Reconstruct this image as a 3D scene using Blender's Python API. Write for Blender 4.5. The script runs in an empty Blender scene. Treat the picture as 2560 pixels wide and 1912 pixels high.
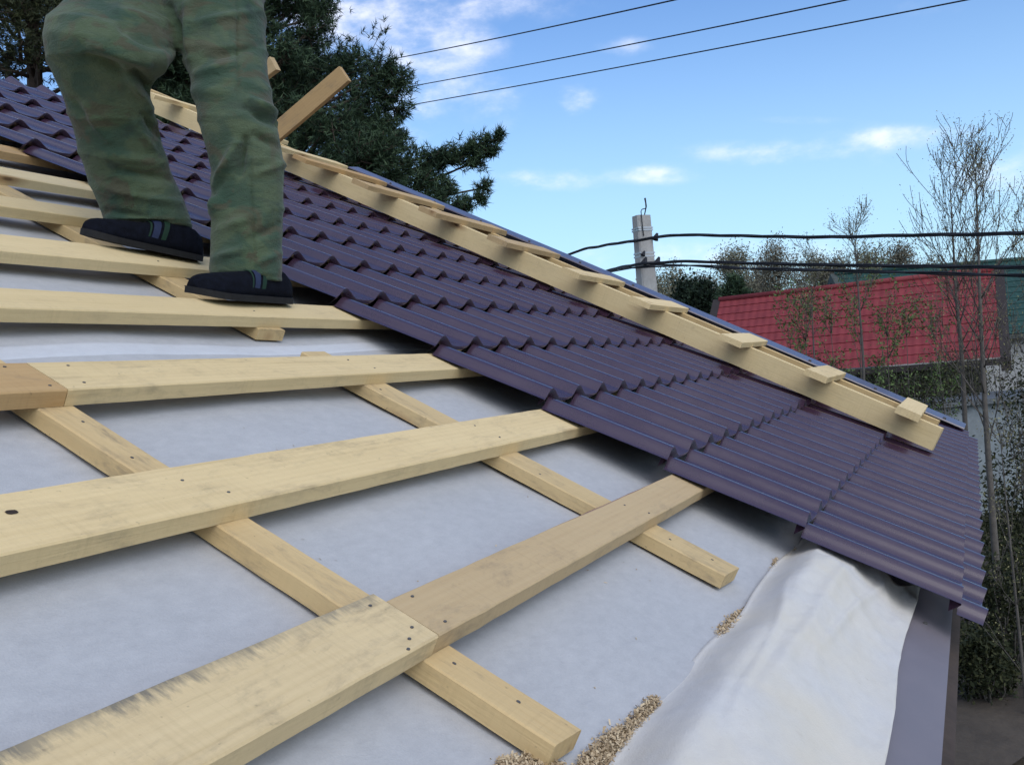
import bpy, bmesh, math, random
import numpy as np
from mathutils import Matrix, Vector, noise as mnoise

# ------------------------------------------------------------------ camera, world, sun, exposure
C = bpy.context.scene.collection
CAM = np.array([-2.25481653, -1.59911178, -0.29512914])
CM = np.array([[0.43546483, 0.03909700, -0.89935633],
               [-0.89658111, -0.07072637, -0.43719571],
               [-0.08070125, 0.99672925, 0.00425478]])
FPX = 2375.6
cam = bpy.data.cameras.new('camera'); co = bpy.data.objects.new('camera', cam); C.objects.link(co)
cam.sensor_width = 36; cam.lens = FPX / 2560 * 36; cam.clip_start = 0.05; cam.clip_end = 3000
co.matrix_world = Matrix.Translation(Vector(CAM)) @ Matrix(CM.tolist()).to_4x4()
bpy.context.scene.camera = co

def at(px, py, d):
    """world point seen at photo pixel (px,py) at depth d metres"""
    return CAM + d * (CM[:, 0] * (px - 1280) / FPX - CM[:, 1] * (py - 956) / FPX - CM[:, 2])
RIGHT, UPV, FWD = CM[:, 0], CM[:, 1], -CM[:, 2]

sc = bpy.context.scene
sc.view_settings.view_transform = 'Standard'; sc.view_settings.look = 'None'
sc.view_settings.gamma = 1; sc.view_settings.use_curve_mapping = False
sc.view_settings.exposure = 0.83

SUN_EL, SUN_AZ = math.radians(42), math.radians(-140)     # azimuth from +Y, clockwise positive
world = bpy.data.worlds.new('World'); sc.world = world; world.use_nodes = True
wn, wl = world.node_tree.nodes, world.node_tree.links
wn.clear()
def nd(tree, typ, **kw):
    n = tree.nodes.new(typ)
    for k, v in kw.items(): setattr(n, k, v)
    return n
wt = world.node_tree
def wmath(op, a, b=None, clamp=False):
    n = nd(wt, 'ShaderNodeMath', operation=op, use_clamp=clamp)
    for i, x in enumerate((a, b)):
        if x is None: continue
        if isinstance(x, (int, float)): n.inputs[i].default_value = x
        else: wl.new(x, n.inputs[i])
    return n.outputs[0]
out = nd(wt, 'ShaderNodeOutputWorld'); bg = nd(wt, 'ShaderNodeBackground')
sky = nd(wt, 'ShaderNodeTexSky', sky_type='NISHITA', sun_disc=False)
sky.sun_elevation = SUN_EL; sky.sun_rotation = SUN_AZ; sky.altitude = 100
sky.air_density = 1.0; sky.dust_density = 1.3; sky.ozone_density = 2.0
tc = nd(wt, 'ShaderNodeTexCoord')
def wdot(vec):
    n = nd(wt, 'ShaderNodeVectorMath', operation='DOT_PRODUCT')
    wl.new(tc.outputs['Generated'], n.inputs[0]); n.inputs[1].default_value = vec
    return n.outputs['Value']
def wnoise(scale, detail, stretch, rough=0.55):
    m = nd(wt, 'ShaderNodeMapping'); m.inputs['Scale'].default_value = stretch
    wl.new(tc.outputs['Generated'], m.inputs['Vector'])
    n = nd(wt, 'ShaderNodeTexNoise'); n.inputs['Scale'].default_value = scale
    n.inputs['Detail'].default_value = detail; n.inputs['Roughness'].default_value = rough
    wl.new(m.outputs[0], n.inputs['Vector'])
    return n.outputs['Fac']
nz = wnoise(9.0, 7, (1, 1, 2.2), 0.6)
nz2 = wnoise(26.0, 5, (1, 1, 1.8), 0.6)
texture = wmath('ADD', wmath('MULTIPLY', nz, 0.7), wmath('MULTIPLY', nz2, 0.3))
# clouds: soft banks of vapour, each at its own place on the sky
BANKS = [(900, 60, 210, 60, .85), (1030, 0, 300, 40, .75), (1050, 200, 110, 90, 0.6), (1010, 300, 60, 60, 0.55), (1445, 250, 52, 34, 0.95),
         (1360, 450, 120, 28, 0.8), (1230, 270, 90, 60, 0.5), (1190, 110, 70, 34, .45), (2000, 300, 120, 12, .3), (1640, 425, 60, 12, .3), (1560, 118, 80, 24, 0.45), (1960, 385, 200, 30, 0.65),
         (1640, 440, 100, 22, 0.5), (2330, 345, 230, 30, 0.75), (2500, 440, 230, 55, 0.55), (1750, 640, 520, 50, 0.62),
         (2330, 15, 140, 36, 0.4), (600, 250, 500, 120, 0.4), (1350, 20, 120, 30, 0.3), (-700, -150, 700, 500, .6), (380, -520, 650, 300, 1.5)]  # last two banks are out of view, added to brighten the left tiles
total = None
for (px, py, sx, sy, a) in BANKS:
    d = at(px, py, 1.0) - CAM; L = np.linalg.norm(d); d = d / L
    r = RIGHT - d * (RIGHT @ d); r /= np.linalg.norm(r); u = np.cross(r, d)
    ax = wmath('DIVIDE', wdot(r), sx / FPX / L); ay = wmath('DIVIDE', wdot(u), sy / FPX / L)
    q = wmath('ADD', wmath('MULTIPLY', ax, ax), wmath('MULTIPLY', ay, ay))
    e = wmath('MULTIPLY', wmath('DIVIDE', 1.0, wmath('ADD', wmath('MULTIPLY', q, q), 1.0)), a)
    e = wmath('MULTIPLY', e, wmath('GREATER_THAN', wdot(d), 0.0))
    total = e if total is None else wmath('ADD', total, e)
away = nd(wt, 'ShaderNodeMapRange'); away.inputs['From Min'].default_value = 0.55; away.inputs['From Max'].default_value = 0.2
wl.new(wdot(FWD), away.inputs['Value'])
total = wmath('ADD', total, wmath('MULTIPLY', away.outputs[0], 0.95))      # unseen broken cloud, added to whiten the ambient light
fac = nd(wt, 'ShaderNodeMapRange', interpolation_type='SMOOTHSTEP')
fac.inputs['From Min'].default_value = 0.13; fac.inputs['From Max'].default_value = 0.92
wl.new(wmath('MULTIPLY', total, wmath('MULTIPLY', texture, wmath('MULTIPLY', texture, wmath('MULTIPLY', texture, 3.8)))), fac.inputs['Value'])
cfac = wmath('MULTIPLY', fac.outputs[0], 0.68, True)
tint = nd(wt, 'ShaderNodeMix', data_type='RGBA', blend_type='MULTIPLY'); tint.inputs['Factor'].default_value = 1.0
wl.new(sky.outputs[0], tint.inputs['A']); tint.inputs['B'].default_value = (0.70, 0.91, 1.16, 1)
hz = nd(wt, 'ShaderNodeMapRange', interpolation_type='SMOOTHSTEP'); hz.inputs['From Min'].default_value = 0.0; hz.inputs['From Max'].default_value = 0.42
hz.inputs['To Min'].default_value = 0.62; hz.inputs['To Max'].default_value = 0.0; wl.new(wdot((0, 0, 1)), hz.inputs['Value'])
hmix = nd(wt, 'ShaderNodeMix', data_type='RGBA'); wl.new(hz.outputs[0], hmix.inputs['Factor']); wl.new(tint.outputs['Result'], hmix.inputs['A']); hmix.inputs['B'].default_value = (3.7, 5.5, 6.4, 1)
mx = nd(wt, 'ShaderNodeMix', data_type='RGBA')
wl.new(cfac, mx.inputs['Factor']); wl.new(hmix.outputs['Result'], mx.inputs['A']); mx.inputs['B'].default_value = (7.0, 7.0, 7.5, 1)
wl.new(mx.outputs['Result'], bg.inputs['Color']); bg.inputs['Strength'].default_value = 0.10
wl.new(bg.outputs[0], out.inputs['Surface'])

sun = bpy.data.lights.new('sun', 'SUN'); so = bpy.data.objects.new('sun', sun); C.objects.link(so)
sun.energy = 0.85; sun.angle = math.radians(60); sun.color = (1.0, 0.93, 0.83)
sd = Vector((math.sin(SUN_AZ) * math.cos(SUN_EL), math.cos(SUN_AZ) * math.cos(SUN_EL), math.sin(SUN_EL)))
so.rotation_euler = sd.to_track_quat('Z', 'Y').to_euler(); so.location = (0, 0, 30)

# ------------------------------------------------------------------ helpers
TH = math.radians(28)
RM = np.array([[1, 0, 0], [0, math.cos(TH), -math.sin(TH)], [0, math.sin(TH), math.cos(TH)]])
def W(u, v, h):
    """roof coordinates (along eave, down the slope, above the tile crests) to world"""
    return RM @ np.array([u, -v, h])
GROUND = -4.2
rng = np.random.default_rng(7)

def mesh(name, verts, faces, mat=None, parent=None, smooth=False, matrix=None):
    me = bpy.data.meshes.new(name)
    me.from_pydata([tuple(map(float, v)) for v in verts], [], [tuple(f) for f in faces]); me.update()
    return link(name, me, mat, parent, smooth, matrix)
def link(name, me, mat, parent, smooth=False, matrix=None):
    o = bpy.data.objects.new(name, me); C.objects.link(o)
    if mat: me.materials.append(mat)
    if smooth: me.polygons.foreach_set('use_smooth', [True] * len(me.polygons))
    if matrix is not None: o.matrix_world = matrix
    if parent: o.parent = parent
    return o
def bmobj(name, bm, mat, parent=None, smooth=False, matrix=None):
    bmesh.ops.recalc_face_normals(bm, faces=bm.faces)
    me = bpy.data.meshes.new(name); bm.to_mesh(me); bm.free()
    return link(name, me, mat, parent, smooth, matrix)
def tris(name, P, mat, parent=None, n=3):
    """P: (k,n,3) array of separate polygons -> one mesh"""
    P = np.asarray(P, dtype=np.float32); k = len(P)
    me = bpy.data.meshes.new(name)
    me.vertices.add(k * n); me.vertices.foreach_set('co', P.reshape(-1))
    me.loops.add(k * n); me.loops.foreach_set('vertex_index', np.arange(k * n, dtype=np.int32))
    me.polygons.add(k); me.polygons.foreach_set('loop_start', np.arange(0, k * n, n, dtype=np.int32))
    me.polygons.foreach_set('loop_total', np.full(k, n, dtype=np.int32))
    me.update(calc_edges=True)
    return link(name, me, mat, parent)
def tag(o, label=None, cat=None, group=None, kind=None):
    if label: o['label'] = label
    if cat: o['category'] = cat
    if group: o['group'] = group
    if kind: o['kind'] = kind
    return o
def empty(name, loc=(0, 0, 0)):
    o = bpy.data.objects.new(name, None); C.objects.link(o); o.location = tuple(map(float, loc)); o.empty_display_size = .1
    bpy.context.view_layer.update()
    return o
def child(o, parent):
    """parent o, keeping the place of its world-space geometry"""
    o.parent = parent; o.matrix_parent_inverse = parent.matrix_world.inverted()
    return o
class TubeSet:
    """many tapered tubes in one mesh"""
    def __init__(s, sides=5): s.v, s.f, s.n = [], [], sides
    def add(s, pts, radii):
        pts = [np.asarray(p, float) for p in pts]; b = len(s.v); n = s.n
        for i, p in enumerate(pts):
            t = pts[min(i + 1, len(pts) - 1)] - pts[max(i - 1, 0)]; t /= (np.linalg.norm(t) + 1e-9)
            a = np.cross(t, (0.31, 0.2, 0.93)) if abs(t[2]) < .9 else np.cross(t, (1, 0, 0)); a /= np.linalg.norm(a); c = np.cross(t, a)
            for k in range(n):
                g = 2 * math.pi * k / n; s.v.append(p + radii[i] * (a * math.cos(g) + c * math.sin(g)))
        for i in range(len(pts) - 1):
            for k in range(n):
                k2 = (k + 1) % n; s.f.append((b + i * n + k, b + i * n + k2, b + (i + 1) * n + k2, b + (i + 1) * n + k))
        s.f.append(tuple(b + k for k in range(n))[::-1]); e = b + (len(pts) - 1) * n; s.f.append(tuple(e + k for k in range(n)))
    def build(s, name, mat, parent=None, smooth=True):
        o = mesh(name, s.v, s.f, mat, None, smooth)
        return child(o, parent) if parent else o
def box_bm(bm, x0, x1, y0, y1, z0, z1, M=None):
    vs = [bm.verts.new((x, y, z)) for z in (z0, z1) for y in (y0, y1) for x in (x0, x1)]
    for f in ((0, 1, 3, 2), (4, 6, 7, 5), (0, 4, 5, 1), (2, 3, 7, 6), (0, 2, 6, 4), (1, 5, 7, 3)): bm.faces.new([vs[i] for i in f])
    if M is not None: bmesh.ops.transform(bm, matrix=M, verts=vs)
    return vs

# ------------------------------------------------------------------ materials
def newmat(name):
    m = bpy.data.materials.new(name); m.use_nodes = True; t = m.node_tree; p = t.nodes['Principled BSDF']
    return m, t, p
class G:
    """small node-graph helper"""
    def __init__(s, t): s.t = t
    def n(s, typ, ins=None, **kw):
        n = s.t.nodes.new(typ)
        for k, v in kw.items(): setattr(n, k, v)
        for k, v in (ins or {}).items():
            if isinstance(v, bpy.types.NodeSocket): s.t.links.new(v, n.inputs[k])
            else: n.inputs[k].default_value = v
        return n
    def coord(s, scale=(1, 1, 1), rand=0.0, out='Object'):
        tcn = s.n('ShaderNodeTexCoord'); v = tcn.outputs[out]
        if rand:
            oi = s.n('ShaderNodeObjectInfo'); r = s.n('ShaderNodeMath', {0: oi.outputs['Random'], 1: rand}, operation='MULTIPLY')
            v = s.n('ShaderNodeVectorMath', {0: v, 1: r.outputs[0]}, operation='ADD').outputs[0]
        return s.n('ShaderNodeMapping', {'Vector': v, 'Scale': scale}).outputs[0]
    def noise(s, vec, scale, detail=4, rough=.5, dist=0.0):
        return s.n('ShaderNodeTexNoise', {'Vector': vec, 'Scale': scale, 'Detail': detail, 'Roughness': rough, 'Distortion': dist}).outputs['Fac']
    def ramp(s, fac, stops, interp='LINEAR'):
        r = s.n('ShaderNodeValToRGB', {'Fac': fac}); cr = r.color_ramp; cr.interpolation = interp
        while len(cr.elements) < len(stops): cr.elements.new(0.5)
        for e, (p, c) in zip(cr.elements, stops):
            e.position = p; e.color = (c, c, c, 1) if isinstance(c, (int, float)) else (*c, 1)
        return r.outputs['Color']
    def mix(s, fac, a, b, mode='MIX'):
        n = s.n('ShaderNodeMix', data_type='RGBA', blend_type=mode)
        for k, v in (('Factor', fac), ('A', a), ('B', b)):
            if isinstance(v, bpy.types.NodeSocket): s.t.links.new(v, n.inputs[k])
            else: n.inputs[k].default_value = v if isinstance(v, (int, float)) else (*v, 1)
        return n.outputs['Result']
    def math(s, op, a, b=None, clamp=False):
        ins = {0: a}
        if b is not None: ins[1] = b
        return s.n('ShaderNodeMath', ins, operation=op, use_clamp=clamp).outputs[0]
    def bump(s, h, strength, dist, p):
        b = s.n('ShaderNodeBump', {'Height': h, 'Strength': strength, 'Distance': dist}); s.t.links.new(b.outputs[0], p.inputs['Normal'])
    def to(s, sock, p, name): s.t.links.new(sock, p.inputs[name])

def wood(name, light=(.73, .56, .30), dark=(.53, .385, .185), dirt=.38, mould=0.0, bark=False):
    m, t, p = newmat(name); g = G(t)
    co_ = g.coord(rand=37.0); raw = g.coord()
    lng = g.n('ShaderNodeMapping', {'Vector': co_, 'Scale': (1.6, 42, 42)}).outputs[0]
    fibre = g.noise(lng, 3.0, 6, .62, .4)
    wide = g.noise(g.n('ShaderNodeMapping', {'Vector': co_, 'Scale': (.9, 9, 9)}).outputs[0], 2.2, 3, .5, .3)
    ring = g.n('ShaderNodeTexWave', {'Vector': g.n('ShaderNodeMapping', {'Vector': co_, 'Scale': (.35, 9, 5)}).outputs[0], 'Scale': 2.6, 'Distortion': 3.0, 'Detail': 2.0, 'Detail Scale': .6}, wave_type='BANDS', bands_direction='Y').outputs['Fac']
    k = g.math('ADD', g.math('MULTIPLY', fibre, .42), g.math('ADD', g.math('MULTIPLY', wide, .50), g.math('MULTIPLY', ring, .08)))
    col = g.ramp(k, [(.22, dark), (.40, tuple(.3 * a + .7 * b for a, b in zip(dark, light))), (.60, light)])
    oi = g.n('ShaderNodeObjectInfo').outputs['Random']
    col = g.mix(1.0, col, g.ramp(oi, [(0, (.93, .91, .87)), (.5, (1.0, 1.0, 1.0)), (1, (1.03, .98, .90))]), 'MULTIPLY')
    # knots
    vor = g.n('ShaderNodeTexVoronoi', {'Vector': g.n('ShaderNodeMapping', {'Vector': co_, 'Scale': (2.1, 6.5, 6.5)}).outputs[0], 'Scale': 1.0})
    kn = vor.outputs['Distance']
    col = g.mix(g.ramp(kn, [(.06, .75), (.10, .35), (.16, 0)]), col, (.33, .19, .085))
    col = g.mix(g.ramp(kn, [(.02, .8), (.05, 0)]), col, (.10, .055, .03))
    # dirt and scuffs
    d1 = g.noise(g.n('ShaderNodeMapping', {'Vector': co_, 'Scale': (5, 11, 11)}).outputs[0], 1.5, 7, .7, .6)
    d2 = g.noise(g.n('ShaderNodeMapping', {'Vector': co_, 'Scale': (14, 40, 40)}).outputs[0], 2.2, 4, .65)
    dm = g.math('MULTIPLY', g.ramp(d1, [(.50, 0), (.68, 1)]), g.ramp(d2, [(.36, 0), (.62, 1)]))
    col = g.mix(g.math('MULTIPLY', dm, dirt), col, (.17, .135, .10))
    pit = g.noise(co_, 95, 3, .5)
    col = g.mix(g.ramp(pit, [(.69, 0), (.76, .5 * min(1, dirt + .2))]), col, (.12, .09, .06))
    saw = g.noise(g.n('ShaderNodeMapping', {'Vector': co_, 'Rotation': (0, 0, .12), 'Scale': (150, 5, 5)}).outputs[0], 1.2, 3, .6)
    patchy = g.ramp(g.noise(co_, 6, 3, .6), [(.40, .15), (.62, 1)])
    col = g.mix(g.math('MULTIPLY', g.ramp(saw, [(.48, 0), (.74, .17)]), patchy), col, tuple(.62 * x for x in dark))
    col = g.mix(g.ramp(fibre, [(.60, 0), (.72, .22)]), col, tuple(.7 * x for x in dark))
    sep = g.n('ShaderNodeSeparateXYZ', {0: raw})
    if mould:
        edge = g.n('ShaderNodeMapRange', {'Value': sep.outputs[1], 'From Min': .012, 'From Max': .052}).outputs[0]
        str_ = g.noise(g.n('ShaderNodeMapping', {'Vector': co_, 'Scale': (46, 11, 11)}).outputs[0], 1.6, 5, .7)
        lo = g.noise(g.n('ShaderNodeMapping', {'Vector': co_, 'Scale': (3.6, 3, 3)}).outputs[0], 1.4, 3, .6)
        mm = g.math('MULTIPLY', g.ramp(g.math('ADD', edge, g.math('MULTIPLY', g.math('SUBTRACT', str_, .5), 1.9)), [(.45, 0), (.95, 1)]), g.ramp(lo, [(.36, .1), (.58, 1)]))
        col = g.mix(g.math('MULTIPLY', mm, mould), col, (.15, .14, .115))
    if bark:
        be = g.n('ShaderNodeMapRange', {'Value': g.math('ADD', sep.outputs[1], g.math('MULTIPLY', g.math('SUBTRACT', wide, .5), .02)), 'From Min': .040, 'From Max': .043}).outputs[0]
        col = g.mix(be, col, g.ramp(d2, [(.3, (.13, .065, .05)), (.7, (.30, .17, .14))]))
    g.to(col, p, 'Base Color'); p.inputs['Roughness'].default_value = .78; p.inputs['Specular IOR Level'].default_value = .25
    g.bump(g.math('ADD', fibre, g.math('MULTIPLY', pit, .5)), .5, .0022, p)
    return m
def plain(name, col, rough=.7, var=.25, scale=8, bump=.15, bdist=.004, metal=0.0, rand=0.0, spec=.4):
    m, t, p = newmat(name); g = G(t); c = g.coord(rand=rand)
    n1 = g.noise(c, scale, 6, .6); n2 = g.noise(c, scale * 7, 4, .6)
    k = g.math('ADD', g.math('MULTIPLY', n1, .65), g.math('MULTIPLY', n2, .35))
    g.to(g.ramp(k, [(.3, tuple(x * (1 - var) for x in col)), (.7, tuple(min(1, x * (1 + var)) for x in col))]), p, 'Base Color')
    p.inputs['Roughness'].default_value = rough; p.inputs['Metallic'].default_value = metal; p.inputs['Specular IOR Level'].default_value = spec
    if bump: g.bump(n2, bump, bdist, p)
    return m
def leafmat(name, cols, scale=1.2, rough=.75, trans=.0):
    m, t, p = newmat(name); g = G(t); c = g.coord(rand=19)
    geo = g.n('ShaderNodeNewGeometry').outputs['Random Per Island']
    k = g.math('ADD', g.math('MULTIPLY', geo, .5), g.math('MULTIPLY', g.noise(c, scale, 3, .6), .5))
    g.to(g.ramp(k, [(.25 + .5 * i / (len(cols) - 1), cc) for i, cc in enumerate(cols)]), p, 'Base Color')
    p.inputs['Roughness'].default_value = rough; p.inputs['Specular IOR Level'].default_value = .2
    return m

M_wood = wood('pine_board')
M_wood_clean = wood('pine_board_clean', (.73, .57, .315), (.58, .435, .215), .2)
M_wood_mould = wood('pine_board_mould', (.69, .53, .295), (.52, .38, .19), .5, mould=.85)
M_wood_bark = wood('pine_board_bark', (.56, .415, .235), (.45, .31, .16), .45, bark=True)
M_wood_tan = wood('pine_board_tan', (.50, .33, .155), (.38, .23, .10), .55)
M_wood_batten = wood('pine_counter_batten', (.60, .445, .23), (.46, .31, .14), .6)
M_wood_lath = wood('pine_lath', (.50, .36, .19), (.36, .23, .11), .5)
M_nail = plain('nail_steel', (.085, .08, .075), .6, .4, 60, 0)
M_bark = plain('bark', (.085, .06, .045), .9, .5, 12, .6, .02)
M_bark_grey = plain('bark_grey', (.105, .092, .078), .9, .4, 14, .4, .01)
M_concrete = plain('concrete', (.36, .35, .33), .9, .22, 6, .4, .006)
M_black = plain('cable_black', (.010, .011, .015), .55, .2, 30, 0)
M_steelband = plain('steel_band', (.45, .46, .47), .4, .12, 20, 0, metal=.7)

def membrane_mat(name, a, b, warm=0.0):
    m, t, p = newmat(name); g = G(t); c = g.coord()
    n1 = g.noise(c, 5.5, 6, .62, .3); n2 = g.noise(g.n('ShaderNodeMapping', {'Vector': c, 'Scale': (1, 1.7, 1)}).outputs[0], 34, 5, .7)
    n3 = g.noise(c, 420, 2, .5)
    k = g.math('ADD', g.math('MULTIPLY', n1, .25), g.math('ADD', g.math('MULTIPLY', n2, .5), g.math('MULTIPLY', n3, .25)))
    col = g.ramp(k, [(.33, a), (.67, b)])
    if warm:
        w = g.noise(c, 3.1, 4, .6); col = g.mix(g.ramp(w, [(.42, 0), (.66, warm)]), col, (.62, .56, .45))
        s = g.noise(c, 17, 5, .7); col = g.mix(g.ramp(s, [(.66, 0), (.78, .35)]), col, (.33, .28, .22))
    g.to(col, p, 'Base Color'); p.inputs['Roughness'].default_value = .72; p.inputs['Specular IOR Level'].default_value = .2
    g.bump(g.math('ADD', g.math('MULTIPLY', n1, 2.0), g.math('ADD', n2, g.math('MULTIPLY', n3, .4))), .35, .003, p)
    return m
M_mem = membrane_mat('underlay_grey', (.375, .374, .375), (.475, .472, .468))
M_flap = membrane_mat('underlay_loose', (.53, .51, .48), (.61, .59, .555), warm=.7)
M_seam = membrane_mat('underlay_seam', (.50, .505, .515), (.58, .585, .595))

def metal_tile(name, col=(.038, .017, .033), rough=.25, bump=.03, coat=.75):
    m, t, p = newmat(name); g = G(t); c = g.coord()
    n = g.noise(c, 260, 3, .6); d = g.noise(c, 7, 6, .65); f = g.noise(c, 60, 4, .7)
    base = g.mix(g.ramp(d, [(.42, 0), (.75, .22)]), col, tuple(x * 1.5 + .03 for x in col))
    base = g.mix(g.ramp(f, [(.70, 0), (.80, .25)]), base, (.22, .19, .18))
    g.to(base, p, 'Base Color'); g.to(g.ramp(d, [(.3, rough - .04), (.7, rough + .10)]), p, 'Roughness')
    p.inputs['Specular IOR Level'].default_value = .6; p.inputs['Coat Weight'].default_value = coat; p.inputs['Coat Roughness'].default_value = .16
    g.bump(n, bump, .0009, p)
    return m
M_tile = metal_tile('metal_tile_brown')
M_trim = metal_tile('metal_trim_brown', (.075, .055, .075), .36, .05)
M_flash = metal_tile('metal_drip_edge', (.165, .145, .160), .55, .1, 0)

# ------------------------------------------------------------------ ground
def ground():
    m, t, p = newmat('ground_soil'); g = G(t); c = g.coord()
    n = g.noise(c, .35, 8, .65); f = g.noise(c, 5, 6, .7)
    k = g.math('ADD', g.math('MULTIPLY', n, .6), g.math('MULTIPLY', f, .4))
    g.to(g.ramp(k, [(.36, (.035, .036, .016)), (.47, (.06, .05, .03)), (.58, (.11, .085, .06))]), p, 'Base Color'); p.inputs['Roughness'].default_value = .95
    g.bump(f, .6, .05, p)
    N = 60; xs = np.sign(np.linspace(-1, 1, N)) * np.abs(np.linspace(-1, 1, N)) ** 3 * 1500
    V = [(x, y, GROUND + (.0 if abs(x) + abs(y) < 8 else .12 * mnoise.noise((x * .15, y * .15, 0)))) for y in xs for x in xs]
    F = [(j * N + i, j * N + i + 1, (j + 1) * N + i + 1, (j + 1) * N + i) for j in range(N - 1) for i in range(N - 1)]
    tag(mesh('ground', V, F, m, None, True), kind='structure')
ground()

def path():
    m = plain('path_dirt', (.07, .055, .04), .95, .35, 1.5, .5, .03)
    c = [at(2480, 1890, 9.6), at(2700, 1800, 10.5)]; V, F = [], []
    d = c[1] - c[0]; d[2] = 0; d /= np.linalg.norm(d); s_ = np.array([-d[1], d[0], 0])
    for i in range(60):
        t = -9 + 24 * i / 59; p = c[0] + d * t; w = .75 + .12 * mnoise.noise((t * .7, 1, 0)); z = GROUND + .13
        V += [(*(p - s_ * (w + .1 * mnoise.noise((t * 1.3, 5, 0))))[:2], z), (*(p)[:2], z + .03), (*(p + s_ * (w + .1 * mnoise.noise((t * 1.3, 9, 0))))[:2], z)]
    for i in range(59):
        for k in range(2): F.append((3 * i + k, 3 * i + k + 1, 3 * i + k + 4, 3 * i + k + 3))
    tag(mesh('path', V, F, m, None, True), kind='structure')
path()

# ------------------------------------------------------------------ the house under the roof
RIDGE_V, EAVE_V, UL, UR = -3.02, 1.765, -4.6, 4.0
def house():
    m_wall = plain('house_block_wall', (.40, .37, .33), .9, .2, 5, .4, .01)
    m_deck = plain('rafter_wood', (.42, .31, .18), .8, .25, 7, .2, .003)
    e = W(0, EAVE_V - .04, -.18); r = W(0, RIDGE_V, -.18)
    root = empty('unfinished_house', (0, e[1] + 4, GROUND))
    back = 2 * r[1] - e[1]
    bm = bmesh.new(); box_bm(bm, UL + .5, UR - .35, e[1] + .35, back - .35, GROUND, e[2] - .12); child(bmobj('wall', bm, m_wall), root)
    for x in (UL + .5, UR - .35):                                   # gable triangles with thickness
        bm = bmesh.new(); s = .25 if x < 0 else -.25
        tri = [(e[1] + .45, e[2] - .12), (back - .45, e[2] - .12), (r[1], r[2] - .25)]
        a = [bm.verts.new((x, y, z)) for y, z in tri]; b = [bm.verts.new((x + s, y, z)) for y, z in tri]
        bm.faces.new(a); bm.faces.new(b[::-1])
        for i in range(3): bm.faces.new((a[i], b[i], b[(i + 1) % 3], a[(i + 1) % 3]))
        child(bmobj('gable', bm, m_wall), root)
    bm = bmesh.new()
    k = int((UR - UL) / .9)
    for i in range(k + 1):                                          # rafters carrying the roof
        u = UL + .1 + i * (UR - UL - .2) / k
        box_bm(bm, u - .03, u + .03, -EAVE_V + .03, -RIDGE_V, -.29, -.125, Matrix(RM.tolist()).to_4x4())
    child(bmobj('rafter_frame', bm, m_deck), root)
    c = (W(0, RIDGE_V, -.05)); cb = np.array([0, 2 * r[1] - e[1], e[2] + .1])
    V = [(UL, c[1] + .004, c[2]), (UR, c[1] + .004, c[2]), (UR, cb[1], cb[2]), (UL, cb[1], cb[2])]
    V += [(x, y, z - .03) for x, y, z in V]
    child(mesh('far_roof_slope', V, [(0, 1, 2, 3), (7, 6, 5, 4), (0, 4, 5, 1), (1, 5, 6, 2), (2, 6, 7, 3), (3, 7, 4, 0)], M_tile), root)
    bm = bmesh.new(); box_bm(bm, UL, UR - .05, -1.800, -1.774, -.32, -.134, Matrix(RM.tolist()).to_4x4())
    child(bmobj('fascia_board', bm, plain('fascia_brown', (.055, .038, .028), .8, .3, 8, .2)), root)
    tag(root, 'house under construction carrying the half tiled roof the worker stands on', 'house')
house()

# ------------------------------------------------------------------ roof underlay
def grid(name, U, V, fh, mat, parent=None):
    P = [W(u, v + (0), fh(u, v)) for v in V for u in U]; n = len(U)
    F = [(j * n + i, (j + 1) * n + i, (j + 1) * n + i + 1, j * n + i + 1) for j in range(len(V) - 1) for i in range(n - 1)]
    return mesh(name, P, F, mat, parent, True)
def nz3(x, y, z=0.0): return mnoise.noise((x, y, z))
def mem_h(u, v):
    sag = -.008 * math.cos((u + .44) / .83 * 2 * math.pi)             # tight over the counter battens' rafters, loose between
    return -.1150 + .5 * sag + .0022 * (1 - abs(nz3(u * 1.7 + v * .6, v * 2.6 - u * .4, 12))) ** 10 + .004 * nz3(u * 2.2, v * 3.1, 4) + .0022 * nz3(u * 7, v * 5, 9)
def underlay():
    root = empty('roof_underlay', W(-1, 0, -.13))
    child(grid('upper_sheet', np.linspace(UL, UR - .06, 150), np.linspace(RIDGE_V + .01, .185, 70), lambda u, v: mem_h(u, v) + .0009, M_mem), root)
    child(grid('lower_sheet', np.linspace(UL, UR - .06, 200), np.linspace(.05, 1.60, 60), lambda u, v: mem_h(u, v), M_mem), root)
    child(grid('seam_tape', np.linspace(UL, UR - .06, 200), [.136, .140, .15, .165, .18, .190, .194], lambda u, v: mem_h(u, v) + (.0016 if .137 < v < .192 else -.0015), M_seam), root)
    tag(root, 'pale blue grey roofing membrane stretched over the rafters under the battens', 'roof membrane')
underlay()

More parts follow.
